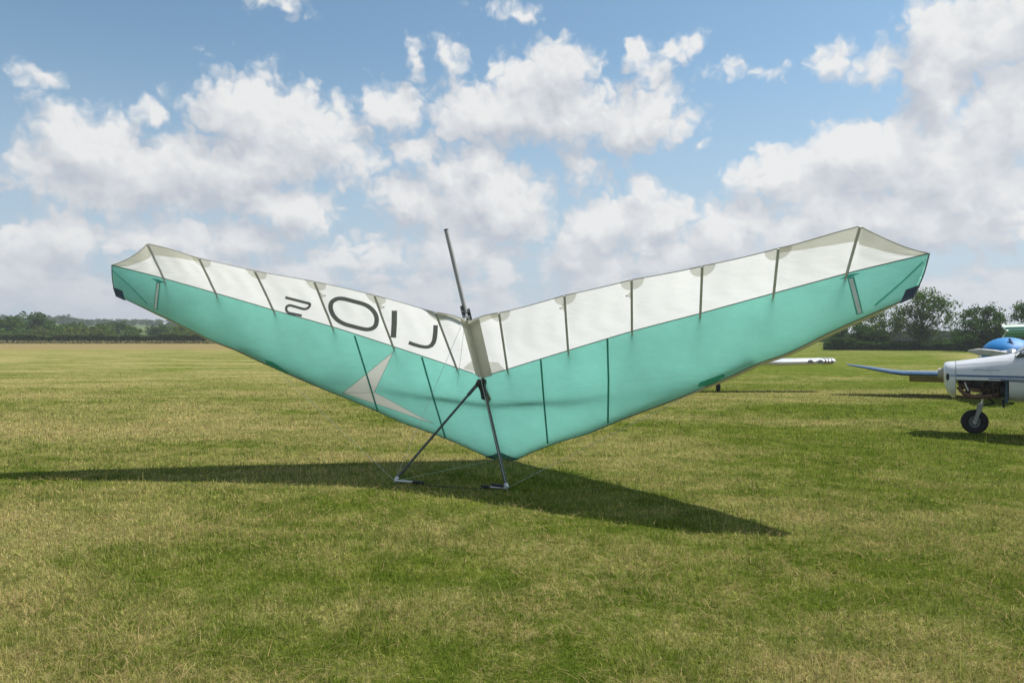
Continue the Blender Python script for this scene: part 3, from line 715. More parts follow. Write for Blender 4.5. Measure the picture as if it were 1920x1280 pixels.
# strips painting the tip wands' shade through the cloth, LE access pockets, navy tip patches
M_faint = fabric('teal_pocket_and_wand_shade', (.07, .50, .38), .55)  # access pockets, and the wand shade put in as darker teal
strip([(210, 506), (245, 537), (276, 569)], 'wand_shade', M_faint, .018, .003, -1, 'low')
strip([(1731, 491), (1690, 530), (1640, 573)], 'wand_shade', M_faint, .018, .003, 1, 'low')
poly([(497, 674), (511, 678), (542, 698), (537, 702), (500, 681)], 'access_pocket', M_faint, .005, -1, 'low')
poly([(1308, 724), (1312, 716), (1357, 700), (1360, 705), (1330, 722)], 'access_pocket', M_faint, .005, 1, 'low')
def lowpatch(side, fs, name, m, off=.006, n1_=6, n2_=6):
    V = []; Fc = []
    for i in range(n1_+1):
        for j in range(n2_+1):
            s_, c_ = fs(i/n1_, j/n2_); p = lower(np.array([s_]), np.array([c_])); V.append(B(float(p[0][0]), side*float(p[1][0]), float(p[2][0])+off))
    for i in range(n1_):
        for j in range(n2_): k_ = i*(n2_+1)+j; Fc.append((k_, k_+1, k_+n2_+2, k_+n2_+1))
    return part(MB().add(V, Fc), name, m)
for side in (-1, 1): lowpatch(side, lambda u, v: (4.60+.105*u, -.04+.33*v), 'tip_patch', M_navy, .008)
# nose patch
M_nose = fabric('nose_patch_cloth', (.12, .27, .24), .45)
for side in (-1, 1): lowpatch(side, lambda u, v: (.26*u, -.01+.15*(1-u)*v), 'nose_patch', M_nose, .012)
part(MB().box(B(-.04, 0, .0), (.07, .05, .05), NN.to_track_quat('Z', 'Y').to_matrix(), .012), 'nose_plate', M_alu_d)
# cream bands along the outer trailing edge
M_band = fabric('worn_cream_band', (.84, .82, .74), .72)
def band_strip(side, s0, s1, w0, w1, name='edge_band'):
    V = []; Fc = []; k = 24; m_ = 5
    for i in range(k+1):
        s = s0+(s1-s0)*i/k; w = w0+(w1-w0)*i/k; ch = float(te(s)[0]-ue(s)[0])
        for j in range(m_+1):
            c = 1-min(.97, w/max(ch, .02))*j/m_; p = rear(np.array([s]), np.array([c])); V.append(B(float(p[0][0]), side*float(p[1][0]), float(p[2][0])+.0035))
    for i in range(k):
        for j in range(m_): q0 = i*(m_+1)+j; Fc.append((q0, q0+1, q0+m_+2, q0+m_+1))
    part(MB().add(V, Fc), name, M_band)
for side in (-1, 1):
    band_strip(side, 3.45, 4.167, .05, .14); band_strip(side, 4.167, 4.69, .17, .02); band_strip(side, .02, .40, .10, .05)
# lettering on the white panel: dark printed cloth shapes
def stroke(pts, w, name='letter', smooth_n=0):
    """constant-width stroke through photo points, laid on the rear panel"""
    P = [Vector((x, y)) for x, y in pts]; V = []; Fc = []
    dense = []
    for i in range(len(P)-1):
        k = max(1, int((P[i+1]-P[i]).length/5))
        dense += [P[i].lerp(P[i+1], j/k) for j in range(k)]
    dense.append(P[-1])
    closed = (P[0]-P[-1]).length < .5
    n_ = len(dense); Wd = w if hasattr(w, '__call__') else (lambda d: w)
    for i, p in enumerate(dense):
        a_ = dense[i-1] if i else (dense[-2] if closed else p); b_ = dense[i+1] if i < n_-1 else (dense[1] if closed else p)
        t = (b_-a_).normalized(); nn = Vector((-t.y, t.x)); hw = Wd(t)*.56
        for o_ in (-1, 1):
            q_ = p+nn*hw*o_; V.append(onskin(q_.x, q_.y, .006, -1, 'rear')[0])
    for i in range(n_-1): Fc.append((2*i, 2*i+1, 2*i+3, 2*i+2))
    return part(MB().add(V, Fc), name, M_print)
def arc(cx, cy, ux, uy, vx, vy, t0, t1, n_=10):
    return [(cx+ux*math.cos(t)+vx*math.sin(t), cy+uy*math.cos(t)+vy*math.sin(t)) for t in [t0+(t1-t0)*i/n_ for i in range(n_+1)]]
K2 = 440/1877.
cv = lambda L_: [(480+x*K2, 540+y*K2) for x, y in L_]
# '2'
stroke(cv([(236, 73), (330, 97), (432, 123)]), 4.6, 'letter')
stroke(cv([(434, 118), (432, 138), (422, 154), (404, 164), (385, 166), (360, 160), (320, 148), (285, 138), (268, 136), (252, 142), (243, 154), (243, 170), (250, 186), (266, 197), (300, 204), (368, 219)]), 4.3, 'letter')
# 'O'
ring = [(690, 82), (730, 90), (790, 106), (850, 122), (895, 142), (935, 175), (960, 215), (967, 255), (958, 295), (935, 318), (900, 328), (860, 325), (810, 313), (760, 300), (710, 285), (660, 258), (622, 218), (602, 175), (598, 140), (608, 110), (635, 90), (662, 82), (690, 82)]
def catmull(P, k=4):
    n_ = len(P)-1; o_ = []
    for i in range(n_):
        p0, p1, p2, p3 = (Vector(P[(i-1) % n_]), Vector(P[i]), Vector(P[(i+1) % n_]), Vector(P[(i+2) % n_]))
        for j in range(k):
            t = j/k; o_.append(tuple(.5*((2*p1)+(-p0+p2)*t+(2*p0-5*p1+4*p2-p3)*t*t+(-p0+3*p1-3*p2+p3)*t**3)))
    o_.append(tuple(P[0])); return o_
stroke(cv(catmull(ring)), lambda t: 6.4+1.4*abs(t.y), 'letter')
stroke(cv([(1108, 178), (1107, 280), (1100, 394)]), 9.2, 'letter')
stroke(cv([(1438, 294), (1436, 350), (1430, 400), (1422, 430), (1405, 455), (1380, 468), (1350, 469), (1310, 462), (1260, 447), (1223, 433)]), lambda t: 5.2+2.6*abs(t.y), 'letter')

# keel, pocket, control frame -------------------------------------------------
def ray(px, py, dist): return Vector(((px-960)/F*dist, dist, zpx(py, dist)))
keelA = B(1.40, 0, .05); keelE = B(2.30, 0, .05)
part(MB().tube([B(.02, 0, -.03), B(.7, 0, -.02), B(1.2, 0, .0), B(1.5, 0, .02), B(2.33, 0, .03)], .021, 12), 'keel', M_alu)
tailT = ray(836.5, 431, 9.45); tb0 = ray(874, 588, 9.22)
ko = part(MB().tube([tb0, tailT], [.028, .027], 14), 'keel_tail', pbr('dull_grey_tube', (.30, .30, .285), .5, .25))
part(MB().tube([tailT+(tailT-tb0).normalized()*-.012, tailT+(tailT-tb0).normalized()*.004], .028, 14), 'end_cap', M_black)
ax = (tailT-tb0).normalized()
for dx_, l0, l1 in ((-.032, -.05, .10), (.036, -.10, .06)):
    c_ = tb0+ax*((l0+l1)/2)+Vector((dx_, -.01, 0))
    part(MB().box(c_, (.014, .05, l1-l0), ax.to_track_quat('Z', 'Y').to_matrix(), .003), 'keel_bracket', M_alu_d)
for t in (-.03, .03): part(MB().tube([tb0+ax*t+Vector((-.05, -.02, 0)), tb0+ax*t+Vector((.055, -.02, 0))], .006, 8), 'bolt', M_steel)
# keel pocket: folded cloth hanging round the keel, from trailing edge to the control-frame apex
def pk(l, m_, r_, dist0, dist1, n_=10):
    pass
V = []; Fc = []; k = 16
for i in range(k+1):
    t = i/k; a_ = 2.30-.86*t; wv = .004*math.sin(i*1.9)
    row = [(-.105+.012*t, .006), (-.07, .026+wv), (-.028, .052), (0, .062), (.03, .058), (.08, .036-wv), (.135-.005*t, .012)]
    for (bb, hh) in row: V.append(B(a_, bb, hh))
m7 = 7
for i in range(k):
    for j in range(m7-1): Fc.append((i*m7+j, i*m7+j+1, (i+1)*m7+j+1, (i+1)*m7+j))
part(MB().add(V, Fc), 'keel_pocket', M_pocket)
part(MB().tube([V[k*m7+j] for j in range(m7)], .005, 6), 'pocket_hem', M_batten)
apex = B(1.375, 0, .11)
# white reinforcement round the apex
for side, pts in ((-1, [(868, 690), (884, 676), (893, 678), (897, 699)]), (1, [(913, 678), (934, 678), (948, 694), (915, 702)])):
    poly(pts, 'apex_reinforcement', M_patch, .005, side)
bl = ray(740, 905, 8.78); bl.z = .035; br = ray(950.5, 917, 8.36); br.z = .035
au = (bl-apex).normalized(); av = (br-apex).normalized()
def downtube(p, q_, nm='downtube'):
    d_ = (q_-p).normalized(); root = part(MB().tube([p, p.lerp(q_, .5), q_], .0195, 16, flat=.72, up=tuple(NN)), nm, M_alu_d)
    for s_, e_ in ((0, .12), (.965, 1.0)):
        part(MB().tube([p.lerp(q_, s_), p.lerp(q_, e_)], .026, 12, flat=.8, up=tuple(NN)), 'tube_sleeve', M_alu_d if s_ == 0 else M_steel)
apL = B(1.375, -.045, .115); apR = B(1.375, .03, .115)
downtube(apL, bl); downtube(apR, br)
part(MB().box(B(1.38, 0, .10), (.12, .07, .10), NN.to_track_quat('Z', 'Y').to_matrix(), .012), 'apex_bracket', M_alu_d)
part(MB().tube([B(1.42, -.02, .09), B(1.10, .055, .13)], .016, 10), 'apex_spar', M_alu_d)
part(MB().tube([B(1.38, .035, .12), B(1.14, .085, .13)], .015, 10), 'apex_strut', M_alu)
# hang loop
hl = [ray(x, y, 9.28) for x, y in ((901, 712), (897, 722), (902, 733), (904, 745), (907, 750), (909, 742), (906, 728), (903, 716))]
part(MB().tube(hl, .012, 8), 'hang_loop', M_black)
part(MB().tube([ray(903, 716, 9.2), ray(905.5, 748, 9.2)], .02, 8, flat=.5), 'hang_strap', pbr('dark_green_strap', (.012, .03, .022), .8))
# base bar with silver ends, black grips
bd = (br-bl)
part(MB().tube([bl+bd*.0, bl+bd*.185], .0165, 12), 'base_bar_end', M_steel)
part(MB().tube([bl+bd*.845, br], .0165, 12), 'base_bar_end', M_steel)
part(MB().tube([bl+bd*.17, bl+bd*.27], .021, 12), 'grip', M_black)
part(MB().tube([bl+bd*.78, bl+bd*.86], .021, 12), 'grip', M_black)
part(MB().tube([bl+bd*.27+Vector((0, 0, -.028)), bl+bd*.5+Vector((0, 0, -.032)), bl+bd*.78+Vector((0, 0, -.028))], .009, 10), 'base_bar', M_black)
for p in (bl, br): part(MB().box(p+Vector((0, 0, .0)), (.026, .03, .05), None, .006), 'corner_bracket', M_steel)
part(MB().tube([bl+bd*.87+Vector((0, 0, .03)), bl+bd*.97+Vector((0, -.01, .02))], .017, 8), 'wheel_clip', M_black)
# rigging wires
M_wire = pbr('rigging_wire', (.55, .55, .52), .4, .5)
def wire(p, q_): part(MB().tube([p, q_], .0023, 5), 'rigging_wire', M_wire)
kt = ray(873, 592, 9.12)
wire(bl, kt); wire(br, kt); wire(bl, B(.02, 0, .05)); wire(br, B(.02, 0, .05))
wire(bl, B(1.62, -2.72, .30)); wire(br, B(1.62, 2.72, .30)); wire(kt, B(1.3, -.35, .06))

# ------------------------------------------------------------------ aircraft
M_wp = pbr('white_aircraft_paint', (.60, .61, .63), .28, coat=.5, var=.03, scale=2)
M_blue = pbr('blue_stripe', (.035, .10, .26), .35, coat=.3)
M_navyst = pbr('navy_stripe', (.01, .03, .10), .35)
M_glass = pbr('canopy_glass', (.06, .08, .10), .08, spec=.8)
M_tyre = pbr('tyre_rubber', (.018, .018, .018), .85, bump=.3)
M_eng = pbr('engine_dark', (.02, .02, .022), .6, bump=.5, bscale=20)
M_hose = pbr('brown_exhaust', (.12, .06, .04), .6)
M_grey = pbr('grey_metal', (.33, .34, .34), .45, .4)
M_textg = pbr('faded_script', (.33, .36, .40), .6)
AC = Vector((7.60, 13.53, 0)); XS = .86
ac = empty('light_aircraft', AC, (0, 0, R(-29))); tag(ac, 'white light aircraft with a blue side stripe and its lower cowling off, nose pointing left', 'aircraft')
def ap(mb, name, m, parent=None, smooth=True):
    mb.v = [(p[0]*XS, p[1], p[2]) for p in mb.v]
    return mb.build(name, m, parent or ac, smooth)
def ring_(x, zt, zb, hw, e=2.6, n_=32, yc=0):
    zc = (zt+zb)/2; hh = (zt-zb)/2; out_ = []
    for k in range(n_):
        t = 2*PI*k/n_; c, s = math.cos(t), math.sin(t)
        out_.append((x, yc+hw*math.copysign(abs(c)**(2/e), c), zc+hh*math.copysign(abs(s)**(2/e), s)))
    return out_
# front bowl
ap(MB().loft([ring_(.0, 1.16, .94, .30, 3), ring_(.012, 1.20, .86, .38, 3), ring_(.035, 1.222, .77, .43, 3), ring_(.075, 1.233, .68, .465, 3), ring_(.13, 1.24, .635, .49, 3), ring_(.21, 1.245, .61, .505, 3)]), 'nose_bowl', M_wp)
# upper cowl shell: top part of a loft above z=.84
def shell(rings, zmin, name, m, thick=.0):
    V = []; Fc = []; rows = []
    for r in rings:
        row = [p for p in r]; n_ = len(row)
        pts = [row[(k) % n_] for k in range(0, n_//2+1)]           # +y side over the top to -y side
        lo = []
        V0 = [(p[0], p[1], max(p[2], zmin)) for p in pts]
        V0 = [(V0[0][0], V0[0][1], zmin)]+V0+[(V0[-1][0], V0[-1][1], zmin)]
        rows.append(V0)
    k = len(rows[0])
    for r in rows: V += r
    for i in range(len(rows)-1):
        for j in range(k-1): Fc.append((i*k+j, i*k+j+1, (i+1)*k+j+1, (i+1)*k+j))
    return ap(MB().add(V, Fc), name, m)
shell([ring_(.215, 1.247, .61, .507, 3), ring_(.5, 1.285, .60, .52, 3), ring_(.85, 1.335, .58, .53, 3), ring_(1.10, 1.372, .57, .538, 3)], .945, 'upper_cowl', M_wp)
# fuselage aft of the firewall
ap(MB().loft([ring_(1.09, 1.370, .57, .536, 3), ring_(1.3, 1.41, .565, .55, 3), ring_(1.6, 1.46, .54, .56, 3), ring_(2.4, 1.47, .52, .58, 3), ring_(3.6, 1.45, .55, .52, 3), ring_(5., 1.3, .75, .3, 2.6), ring_(6.3, 1.2, .95, .12, 2.2)]), 'fuselage', M_wp)
# cabin
ap(MB().loft([ring_(1.22, 1.40, 1.30, .45, 3), ring_(1.75, 1.75, 1.3, .47, 3), ring_(2.2, 1.95, 1.3, .46, 3), ring_(3.2, 1.93, 1.3, .44, 3), ring_(4.2, 1.45, 1.25, .30, 3)]), 'windscreen', M_glass)
ap(MB().tube([(1.30, -.46, 1.40), (1.76, -.475, 1.70), (2.2, -.40, 1.93)], .022, 8), 'windscreen_frame', M_wp)
ap(MB().tube([(1.20, -.46, 1.35), (1.26, -.40, 1.395), (1.27, 0, 1.415), (1.26, .4, 1.395)], .02, 8), 'windscreen_base', M_grey)
# fin, tailplane
ap(MB().loft([[(5.3, .03, 1.2), (6.5, .03, 1.1), (6.5, -.03, 1.1), (5.3, -.03, 1.2)], [(6.0, .02, 2.2), (6.6, .02, 2.2), (6.6, -.02, 2.2), (6.0, -.02, 2.2)]]), 'fin', M_wp, smooth=False)
ap(MB().box((6.1, 0, 1.15), (.7, 3.2, .06), None, .02), 'tailplane', M_wp)
# low wings
for sd_ in (-1, 1):
    secs = []
    for yy, x0_, ch, z_ in ((.5, 1.95, 1.9, .62), (1.2, 2.3, 1.6, .68), (4.5, 3.0, 1.15, .95)):
        sec = []
        for k in range(20):
            t = 2*PI*k/20; c = (1+math.cos(t))/2; th = .11*ch*(math.sqrt(max(c, 0))*(1-c)*1.6)
            sec.append((x0_+ch*c, sd_*yy, z_+(th if math.sin(t) >= 0 else -th*.5)))
        secs.append(sec)
    ap(MB().loft(secs), 'wing', M_wp)
# hub and propeller blades seen edge-on
ap(MB().tube([(.02, 0, 1.03), (-.10, 0, 1.03)], [.095, .085], 16), 'propeller_hub', pbr('hub_beige', (.36, .33, .28), .5))
# intake oval on the bowl side, seam of the bowl, exhaust and engine
ap(MB().ball((.085, -.425, .985), (.045, .055, .085), 18, 12), 'air_intake', M_black)
ap(MB().loft([ring_(.207, 1.248, .607, .510, 3), ring_(.214, 1.248, .607, .510, 3)], cap=False), 'cowl_seam', M_black)
ap(MB().box((.66, .0, .93), (.78, .74, .30), None, .04), 'engine_block', M_eng); ap(MB().box((.86, .05, .74), (.36, .5, .2), None, .04), 'oil_sump', M_eng)
for x_ in (.40, .62, .84): ap(MB().tube([(x_, -.30, .96), (x_, -.47, .95)], .085, 12), 'engine_cylinder', M_eng)
ap(MB().tube([(.25, -.42, .82), (.36, -.44, .70), (.55, -.44, .655), (.76, -.43, .68), (.92, -.40, .72)], .038, 10), 'exhaust_pipe', M_hose)
ap(MB().tube([(.25, -.38, .88), (.42, -.42, .79), (.64, -.44, .77), (.90, -.40, .80)], .028, 10), 'exhaust_pipe', M_hose)
ap(MB().tube([(.36, -.46, .90), (.42, -.46, .76)], .014, 8), 'pipe', M_steel)
ap(MB().box((1.05, 0, .77), (.05, 1.03, .38), None, .01), 'firewall', pbr('blue_grey_bulkhead', (.03, .07, .10), .6))
for i in range(14):
    x_ = .62+.028*i; z0_ = .92-.02*math.sin(i*3.)
    ap(MB().tube([(x_, -.44, z0_), (x_+.03*math.sin(i*2.1), -.49, z0_-.09), (x_+.05*math.cos(i), -.45, z0_-.20-.03*math.sin(i*5))], .011, 6), 'engine_hose', (M_eng, M_black, M_hose)[i % 3])
ap(MB().box((.98, -.46, .80), (.07, .05, .10), None, .01), 'oil_filter', M_black)
ap(MB().tube([(1.0, -.40, .62), (1.01, -.42, .50)], .022, 8), 'drain_hose', M_black)
# stripes and script on the near side
def side_strip(x0, x1, z0, z1, name, m, off=.006, n_=14, z0b=None, z1b=None):
    V = []; Fc = []
    for i in range(n_+1):
        t = i/n_; x_ = x0+(x1-x0)*t
        XA = [.012, .035, .075, .13, .21, .5, .85, 1.10, 1.3, 1.6, 2.4, 3.6]; e = 3
        zt = np.interp(x_, XA, [1.20, 1.222, 1.233, 1.24, 1.247, 1.285, 1.335, 1.372, 1.41, 1.46, 1.47, 1.45])
        zb = np.interp(x_, XA, [.86, .77, .68, .635, .61, .60, .58, .57, .565, .54, .52, .55]); hw = np.interp(x_, XA, [.38, .43, .465, .49, .507, .52, .53, .538, .55, .56, .58, .52])
        for z_ in (z0+((z0b or z0)-z0)*t, z1+((z1b or z1)-z1)*t):
            u_ = (z_-(zt+zb)/2)/((zt-zb)/2); u_ = max(-1, min(1, u_)); y_ = hw*(1-abs(u_)**e)**(1/e)
            V.append((x_, -float(y_)-off, z_))
    for i in range(n_): Fc.append((2*i, 2*i+2, 2*i+3, 2*i+1))
    return ap(MB().add(V, Fc), name, m)
side_strip(.11, .20, 1.00, 1.03, 'side_stripe', pbr('pale_blue_stripe', (.22, .30, .42), .35))
side_strip(.22, 3.4, 1.0, 1.032, 'side_stripe', M_blue)
side_strip(.75, 3.4, .968, .982, 'side_stripe', M_blue, .008, 14, .955, .97)
side_strip(.95, 3.4, .95, .962, 'side_stripe', M_navyst, .011, 14, .84, .89)
for x_ in (.50, .80, 1.085): side_strip(x_, x_+.006, .95, 1.22, 'panel_line', M_grey, .004, 1)
side_strip(.22, 1.09, 1.185, 1.19, 'panel_line', M_grey, .004, 10, 1.27, 1.275)
for i in range(16): side_strip(.24+.055*i, .25+.055*i, .955, .963, 'cowl_fastener', M_grey, .006, 1)
xs_ = .50
for i, wd in enumerate([.03, .018, .014, .02, .016, .014, .012, .018, .0, .03, .018, .015, .012, .02, .014, .0, .0, .016, .02, .018]):
    if wd: side_strip(xs_, xs_+wd, 1.105+.004*(i % 3), 1.123+.006*((i*7) % 3), 'script_letter', M_textg, .007, 1)
    xs_ += wd+.007
# nose gear
wx = (1827-960)/F*13.3-7.46; 
def torus(c, R_, r_, axis_y=True, nu=28, nv=12, flat=1.):
    V = []; Fc = []
    for i in range(nu):
        a_ = 2*PI*i/nu
        for j in range(nv):
            b_ = 2*PI*j/nv; rr = R_+r_*math.cos(b_); V.append((c[0]+rr*math.cos(a_), c[1]+r_*flat*math.sin(b_), c[2]+rr*math.sin(a_)))
    for i in range(nu):
        for j in range(nv): Fc.append((i*nv+j, ((i+1) % nu)*nv+j, ((i+1) % nu)*nv+(j+1) % nv, i*nv+(j+1) % nv))
    return V, Fc
def wheel(c, rad, parent, nm='wheel'):
    V, Fc = torus(c, rad*.70, rad*.30); V = [(c[0]+(p[0]-c[0])/XS, p[1], p[2]) for p in V]; w_ = ap(MB().add(V, Fc), nm, M_tyre, parent)
    ap(MB().tube([(c[0], c[1]-.045, c[2]), (c[0], c[1]+.045, c[2])], rad*.5, 20), 'rim', pbr('dark_rim', (.14, .15, .15), .5, .3), w_)
    ap(MB().tube([(c[0], c[1]-.06, c[2]), (c[0], c[1]-.03, c[2])], rad*.16, 14), 'hub', M_steel, w_)
    for k in range(6):
        t = k*PI/3; ap(MB().tube([(c[0]+rad*.32*math.cos(t), c[1]-.052, c[2]+rad*.32*math.sin(t)), (c[0]+rad*.32*math.cos(t), c[1]-.04, c[2]+rad*.32*math.sin(t))], .012, 8), 'bolt', M_eng, w_)
wc = (wx, 0, .203); wheel(wc, .21, ac)
top_ = ((1850-960)/F*13.3-7.46, 0, zpx(718, 13.3)); mid_ = (wx+.105, 0, zpx(768, 13.3))
ap(MB().tube([top_, (wx+.15, 0, zpx(745, 13.3))], .038, 12), 'oleo_cylinder', M_wp)
ap(MB().tube([(wx+.15, 0, zpx(745, 13.3)), mid_], .026, 12), 'oleo_piston', M_steel)
for sd_ in (-1, 1):
    ap(MB().loft([[(wx+.06, sd_*.085-.008, .50), (wx+.15, sd_*.085-.008, .50), (wx+.15, sd_*.085+.008, .50), (wx+.06, sd_*.085+.008, .50)], [(wx-.025, sd_*.085-.008, .21), (wx+.025, sd_*.085-.008, .19), (wx+.025, sd_*.085+.008, .19), (wx-.025, sd_*.085+.008, .21)]]), 'fork', M_grey, smooth=False)
ap(MB().box((wx+.105, 0, .50), (.10, .20, .035), None, .008), 'fork_crown', M_grey)
ap(MB().tube([(wx+.13, -.02, .49), (wx+.34, -.02, .53)], .014, 8), 'torque_link', M_eng)
ap(MB().tube([(wx+.34, -.02, .53), (wx+.19, -.02, .66)], .014, 8), 'torque_link', M_eng)
for sd_ in (-1, 1):
    wheel((3.2, sd_*1.55, .215), .225, ac); ap(MB().tube([(3.2, sd_*1.62, .215), (3.2, sd_*1.62, .68)], .04, 10), 'main_leg', M_wp)

# aircraft 2: facing camera-left, blue wing, blue canopy cover
def frame(origin, fwd):
    f = Vector(fwd).normalized(); r_ = Vector((-f.y, f.x, 0))      # r_ = aircraft's left wing in plan
    return f
A2 = Vector((12.95, 20.05, 0)); f2 = Vector((-.5, -.866, 0)); l2 = Vector((-.866, .5, 0))
ac2 = empty('light_aircraft', A2, (0, 0, math.atan2(-.866, -.5))); tag(ac2, 'parked aircraft with a dark blue wing and bright blue canopy cover, behind the white nose', 'aircraft')
# local frame: +x forward, +y left wing (towards photo left is -y): pick the sign from geometry
def a2p(mb, name, m, parent=None, smooth=True): return mb.build(name, m, parent or ac2, smooth)
M_bluew = pbr('dark_blue_wing', (.022, .075, .15), .28, coat=.6)
M_cover = pbr('blue_canopy_cover', (.0, .19, .50), .6, bump=.5, bscale=3)
for sd_ in (-1, 1):
    secs = []
    for yy, x0_, ch, z_ in ((.35, .25, 1.35, .64), (2.45, .2, 1.3, .63), (2.75, .17, 1.15, .66), (3.4, .05, .8, .77), (3.9, -.1, .35, .845)):
        sec = []
        for k in range(20):
            t = 2*PI*k/20; c = (1+math.cos(t))/2; th = .13*ch*(math.sqrt(max(c, 0))*(1-c)*1.5)*.85
            sec.append((x0_-ch*c, sd_*yy, z_+(th if math.sin(t) >= 0 else -th*.8)))
        secs.append(sec)
    a2p(MB().loft(secs), 'wing', M_bluew)
    fl = a2p(MB().loft([[(-.95, sd_*.5, .60), (-1.45, sd_*.5, .36), (-1.45, sd_*.5, .34), (-.95, sd_*.5, .57)], [(-.95, sd_*2.35, .60), (-1.4, sd_*2.35, .36), (-1.4, sd_*2.35, .34), (-.95, sd_*2.35, .57)]]), 'flap', pbr('flap_brown_grey', (.20, .17, .12), .6), smooth=False)
    a2p(MB().box((-1.2, sd_*1.45, .45), (.02, 1.6, .012)), 'flap_edge', M_wp)
a2p(MB().loft([ring_(1.62, 1.30, 1.0, .16), ring_(1.5, 1.33, .78, .33), ring_(1.1, 1.33, .62, .42), ring_(.3, 1.3, .5, .46), ring_(-1.2, 1.25, .5, .42), ring_(-2.8, 1.1, .75, .2), ring_(-3.8, 1.05, .85, .08)]), 'fuselage', M_wp)
a2p(MB().ball((0., 0, 1.22), (.95, .60, .42), 28, 16), 'canopy_cover', M_cover)
a2p(MB().tube([(.60, 0, 1.60), (.72, .06, 1.47), (.74, .13, 1.43)], .03, 8), 'cover_strap', M_navyst)
a2p(MB().tube([(.9, -.45, 1.22), (.93, 0, 1.30), (.9, .45, 1.22)], .012, 8), 'cover_seam', M_navyst)
a2p(MB().tube([(1.60, 0, 1.23), (1.70, 0, 1.24), (1.79, 0, 1.245), (1.84, 0, 1.25)], [.14, .12, .07, .01], 18), 'spinner', M_steel)
for sd_ in (-1, 1):
    tip = (1.70, sd_*.92, 1.33 if sd_ > 0 else 1.15)
    pb = []
    for t, wd, th in ((.08, .05, .03), (.35, .11, .02), (.75, .12, .014), (1., .03, .01)):
        c = (1.70, sd_*.92*t, 1.235+.07*t)
        pb.append([(c[0]-th, c[1], c[2]-wd*.7), (c[0]+th, c[1], c[2]-wd*.5), (c[0]+th, c[1], c[2]+wd*.5), (c[0]-th, c[1], c[2]+wd*.7)])
    a2p(MB().loft(pb), 'propeller_blade', pbr('pale_grey_blade', (.42, .41, .38), .4))
a2p(MB().box((-3.6, 0, 1.05), (.5, 1.2, .05), None, .015), 'tailplane', M_wp)
for (x_, y_) in ((1.3, 0), (-.4, .9), (-.4, -.9)):
    V, Fc = torus((x_, y_, .19), .13, .06); w_ = a2p(MB().add(V, Fc), 'wheel', M_tyre); a2p(MB().tube([(x_, y_, .19), (x_, y_*.9, .62)], .025, 8), 'leg', M_grey)

# aircraft 3: white wing reaching out from behind the sail
A3 = Vector((4.6, 23.3, 0)); ac3 = empty('motor_glider', A3); tag(ac3, 'white aircraft wing with black tip bands, its body hidden behind the teal sail', 'aircraft')
def a3p(mb, name, m, smooth=True): return mb.build(name, m, ac3, smooth)
xt = (1560-960)/F*23.3-4.6      # wing tip, local x
secs = []
for x_, ch, z_, th in ((.3, 1.2, .95, .13), (xt-1.6, 1.0, zpx(679, 23.3), .115), (xt-.05, .85, zpx(676.5, 23.3), .10), (xt, .8, zpx(676.5, 23.3), .085)):
    sec = []
    for k in range(24):
        t = 2*PI*k/24; sec.append((x_, -ch*.35*math.cos(t)-.0, z_+th*math.sin(t)*(1 if math.cos(t) > 0 else 1)))
    secs.append(sec)
a3p(MB().loft(secs), 'wing', M_wp)
def wring(x0, x1, s_, name, m):
    R_ = []
    for x_ in (x0, x1):
        tt = (x_-(xt-1.6))/1.55; ch = 1.0+(.85-1.0)*tt; zz = zpx(679, 23.3)+(zpx(676.5, 23.3)-zpx(679, 23.3))*tt; th = .115+(.10-.115)*tt
        R_.append([(x_, -ch*.35*s_*math.cos(2*PI*k/24), zz+th*s_*math.sin(2*PI*k/24)) for k in range(24)])
    return a3p(MB().loft(R_, cap=False), name, m)
for x0 in (.09, .19, .29): wring(xt-x0-.045, xt-x0, 1.03, 'tip_band', pbr('band_dark_grey', (.09, .09, .09), .6))
wring(xt-.60, xt-.40, 1.02, 'marking_panel', M_wp)
for x0 in (.42, .72):
    cx_ = xt-x0-.06
    a3p(MB().add([(cx_+.085*math.cos(2*PI*k/18), -.355, zpx(677.5, 23.3)+.06*math.sin(2*PI*k/18)) for k in range(18)]+[(cx_+.085*math.cos(2*PI*k/18), -.30, zpx(677.5, 23.3)+.06*math.sin(2*PI*k/18)) for k in range(18)], [tuple(range(18))]+[(k, (k+1) % 18, 18+(k+1) % 18, 18+k) for k in range(18)]), 'round_marking', pbr('grey_marking', (.24, .24, .23), .6), smooth=False)
a3p(MB().loft([ring_(.0-.0, 1.2, .6, .05)]+[ring_(0+i*0, 1.2, .6, .05) for i in range(1)]), 'root_fairing', M_wp)
body = []
for yy, zt, zb, hw in ((-2.0, 1.0, .75, .12), (-1.5, 1.25, .55, .33), (0, 1.5, .5, .4), (1.5, 1.2, .6, .3), (4.2, 1.05, .85, .1)):
    body.append([(hw*math.cos(2*PI*k/24), yy, (zt+zb)/2+(zt-zb)/2*math.sin(2*PI*k/24)) for k in range(24)])
a3p(MB().loft(body), 'fuselage', M_wp)
secs2 = [[(-x_, y_, z_) for x_, y_, z_ in s_] for s_ in secs]
a3p(MB().loft(secs2), 'wing', M_wp)
wx3 = (1350-960)/F*22.9-4.6
V, Fc = torus((wx3, -.2, .13), .085, .05); w3 = MB().add([(wx3+(p[1]+.2), p[0]-wx3-.2, p[2]) for p in V], Fc)
a3p(w3, 'wheel', M_tyre); a3p(MB().tube([(wx3, -.2, .13), (wx3-.1, -.1, .9)], .03, 8), 'leg', M_grey)

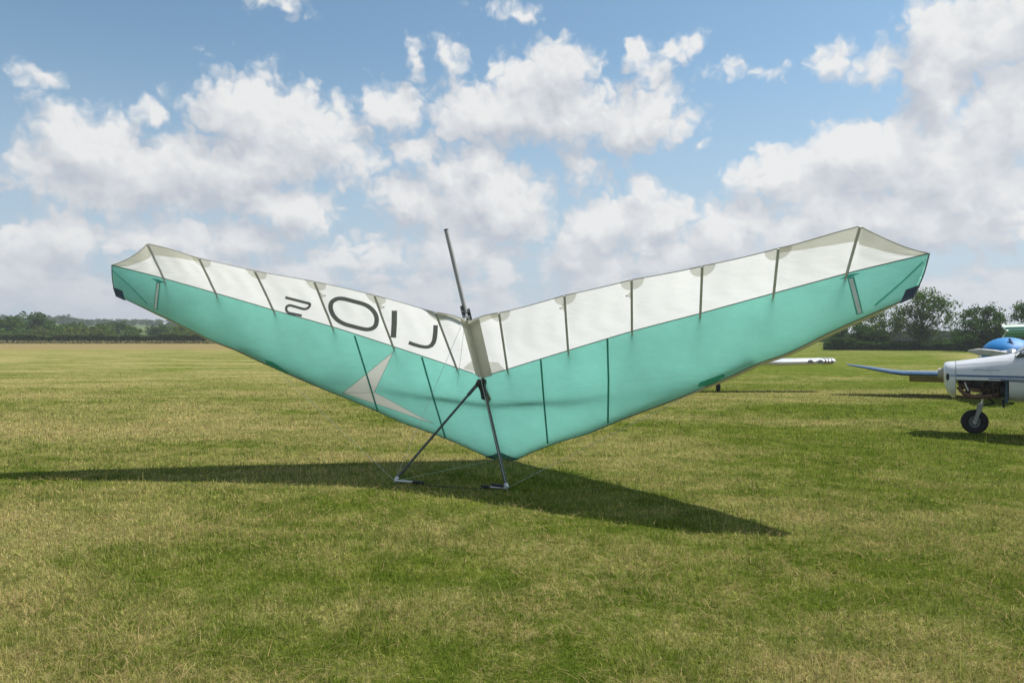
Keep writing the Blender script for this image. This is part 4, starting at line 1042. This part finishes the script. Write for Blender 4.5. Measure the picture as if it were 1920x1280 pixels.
# striped green wing of a microlight standing behind
A4 = Vector((19.0, 27.5, 0)); ac4 = empty('microlight', A4); tag(ac4, 'pale green wing with dark stripes standing behind the blue canopy cover at the right edge', 'aircraft')
M_green = fabric('pale_green_sail', (.26, .52, .42), .3); M_greens = pbr('dark_green_stripe', (.03, .13, .10), .6)
def wpt(u, v):   # u along wing 0..1, v 0..1 height
    x_ = (1882-960)/F*27.5-19+4.6*u; zt = zpx(608, 27.5)-.0*u; zb = zpx(632, 27.5)-.1*u
    return (x_, -.18*math.sin(PI*v)+.3*u, zb+(zt-zb)*v+.03*math.sin(PI*u*2))
V = [wpt(i/20, j/10) for i in range(21) for j in range(11)]; Fc = [(i*11+j, (i+1)*11+j, (i+1)*11+j+1, i*11+j+1) for i in range(20) for j in range(10)]
MB().add(V, Fc).add([(p[0], p[1]+.12, p[2]) for p in V], [f[::-1] for f in Fc]).build('sail', M_green, ac4)
for v0 in (.08, .26, .50, .74, .97):
    MB().tube([(lambda p: (p[0], p[1]-.01, p[2]-.05*math.sin(PI*k/16)*(1-v0)))(wpt(k/16, v0)) for k in range(17)], .014, 6).build('stripe', M_greens, ac4)
MB().tube([(.0+wpt(.5, .5)[0], .2, 0), (wpt(.5, .5)[0], .1, 1.7)], .03, 8).build('mast', M_alu, ac4)
MB().tube([wpt(0, 0), wpt(0, .5), (wpt(0, 1)[0]-.08, 0, zpx(612, 27.5))], [.03, .045, .01], 8).build('wing_tip', M_wp, ac4)
V, Fc = torus((0, 0, 0), .16, .07)
for (x_, y_) in ((1.6, -.6), (1.6, .9), (3.0, .2)):
    MB().add([(p[0]+x_, p[1]+y_, p[2]+.22) for p in V], Fc).build('wheel', M_tyre, ac4)
MB().box((2.3, .15, .6), (1.6, .5, .5), None, .12).build('pod', M_wp, ac4)

# ------------------------------------------------------------------ air
m_hz, q, o = mat('haze_air'); pvn = q.n.new('ShaderNodeVolumePrincipled'); pvn.inputs['Density'].default_value = .0005
pvn.inputs['Color'].default_value = (.86, .90, .96, 1); pvn.inputs['Anisotropy'].default_value = .2
q.l.new(pvn.outputs[0], o.inputs['Volume'])
hzb = MB().box((0, 1000, 19), (4000, 3000, 40)).build('haze', m_hz, smooth=False); tag(hzb, 'thin summer haze over the field', None, None, 'stuff')
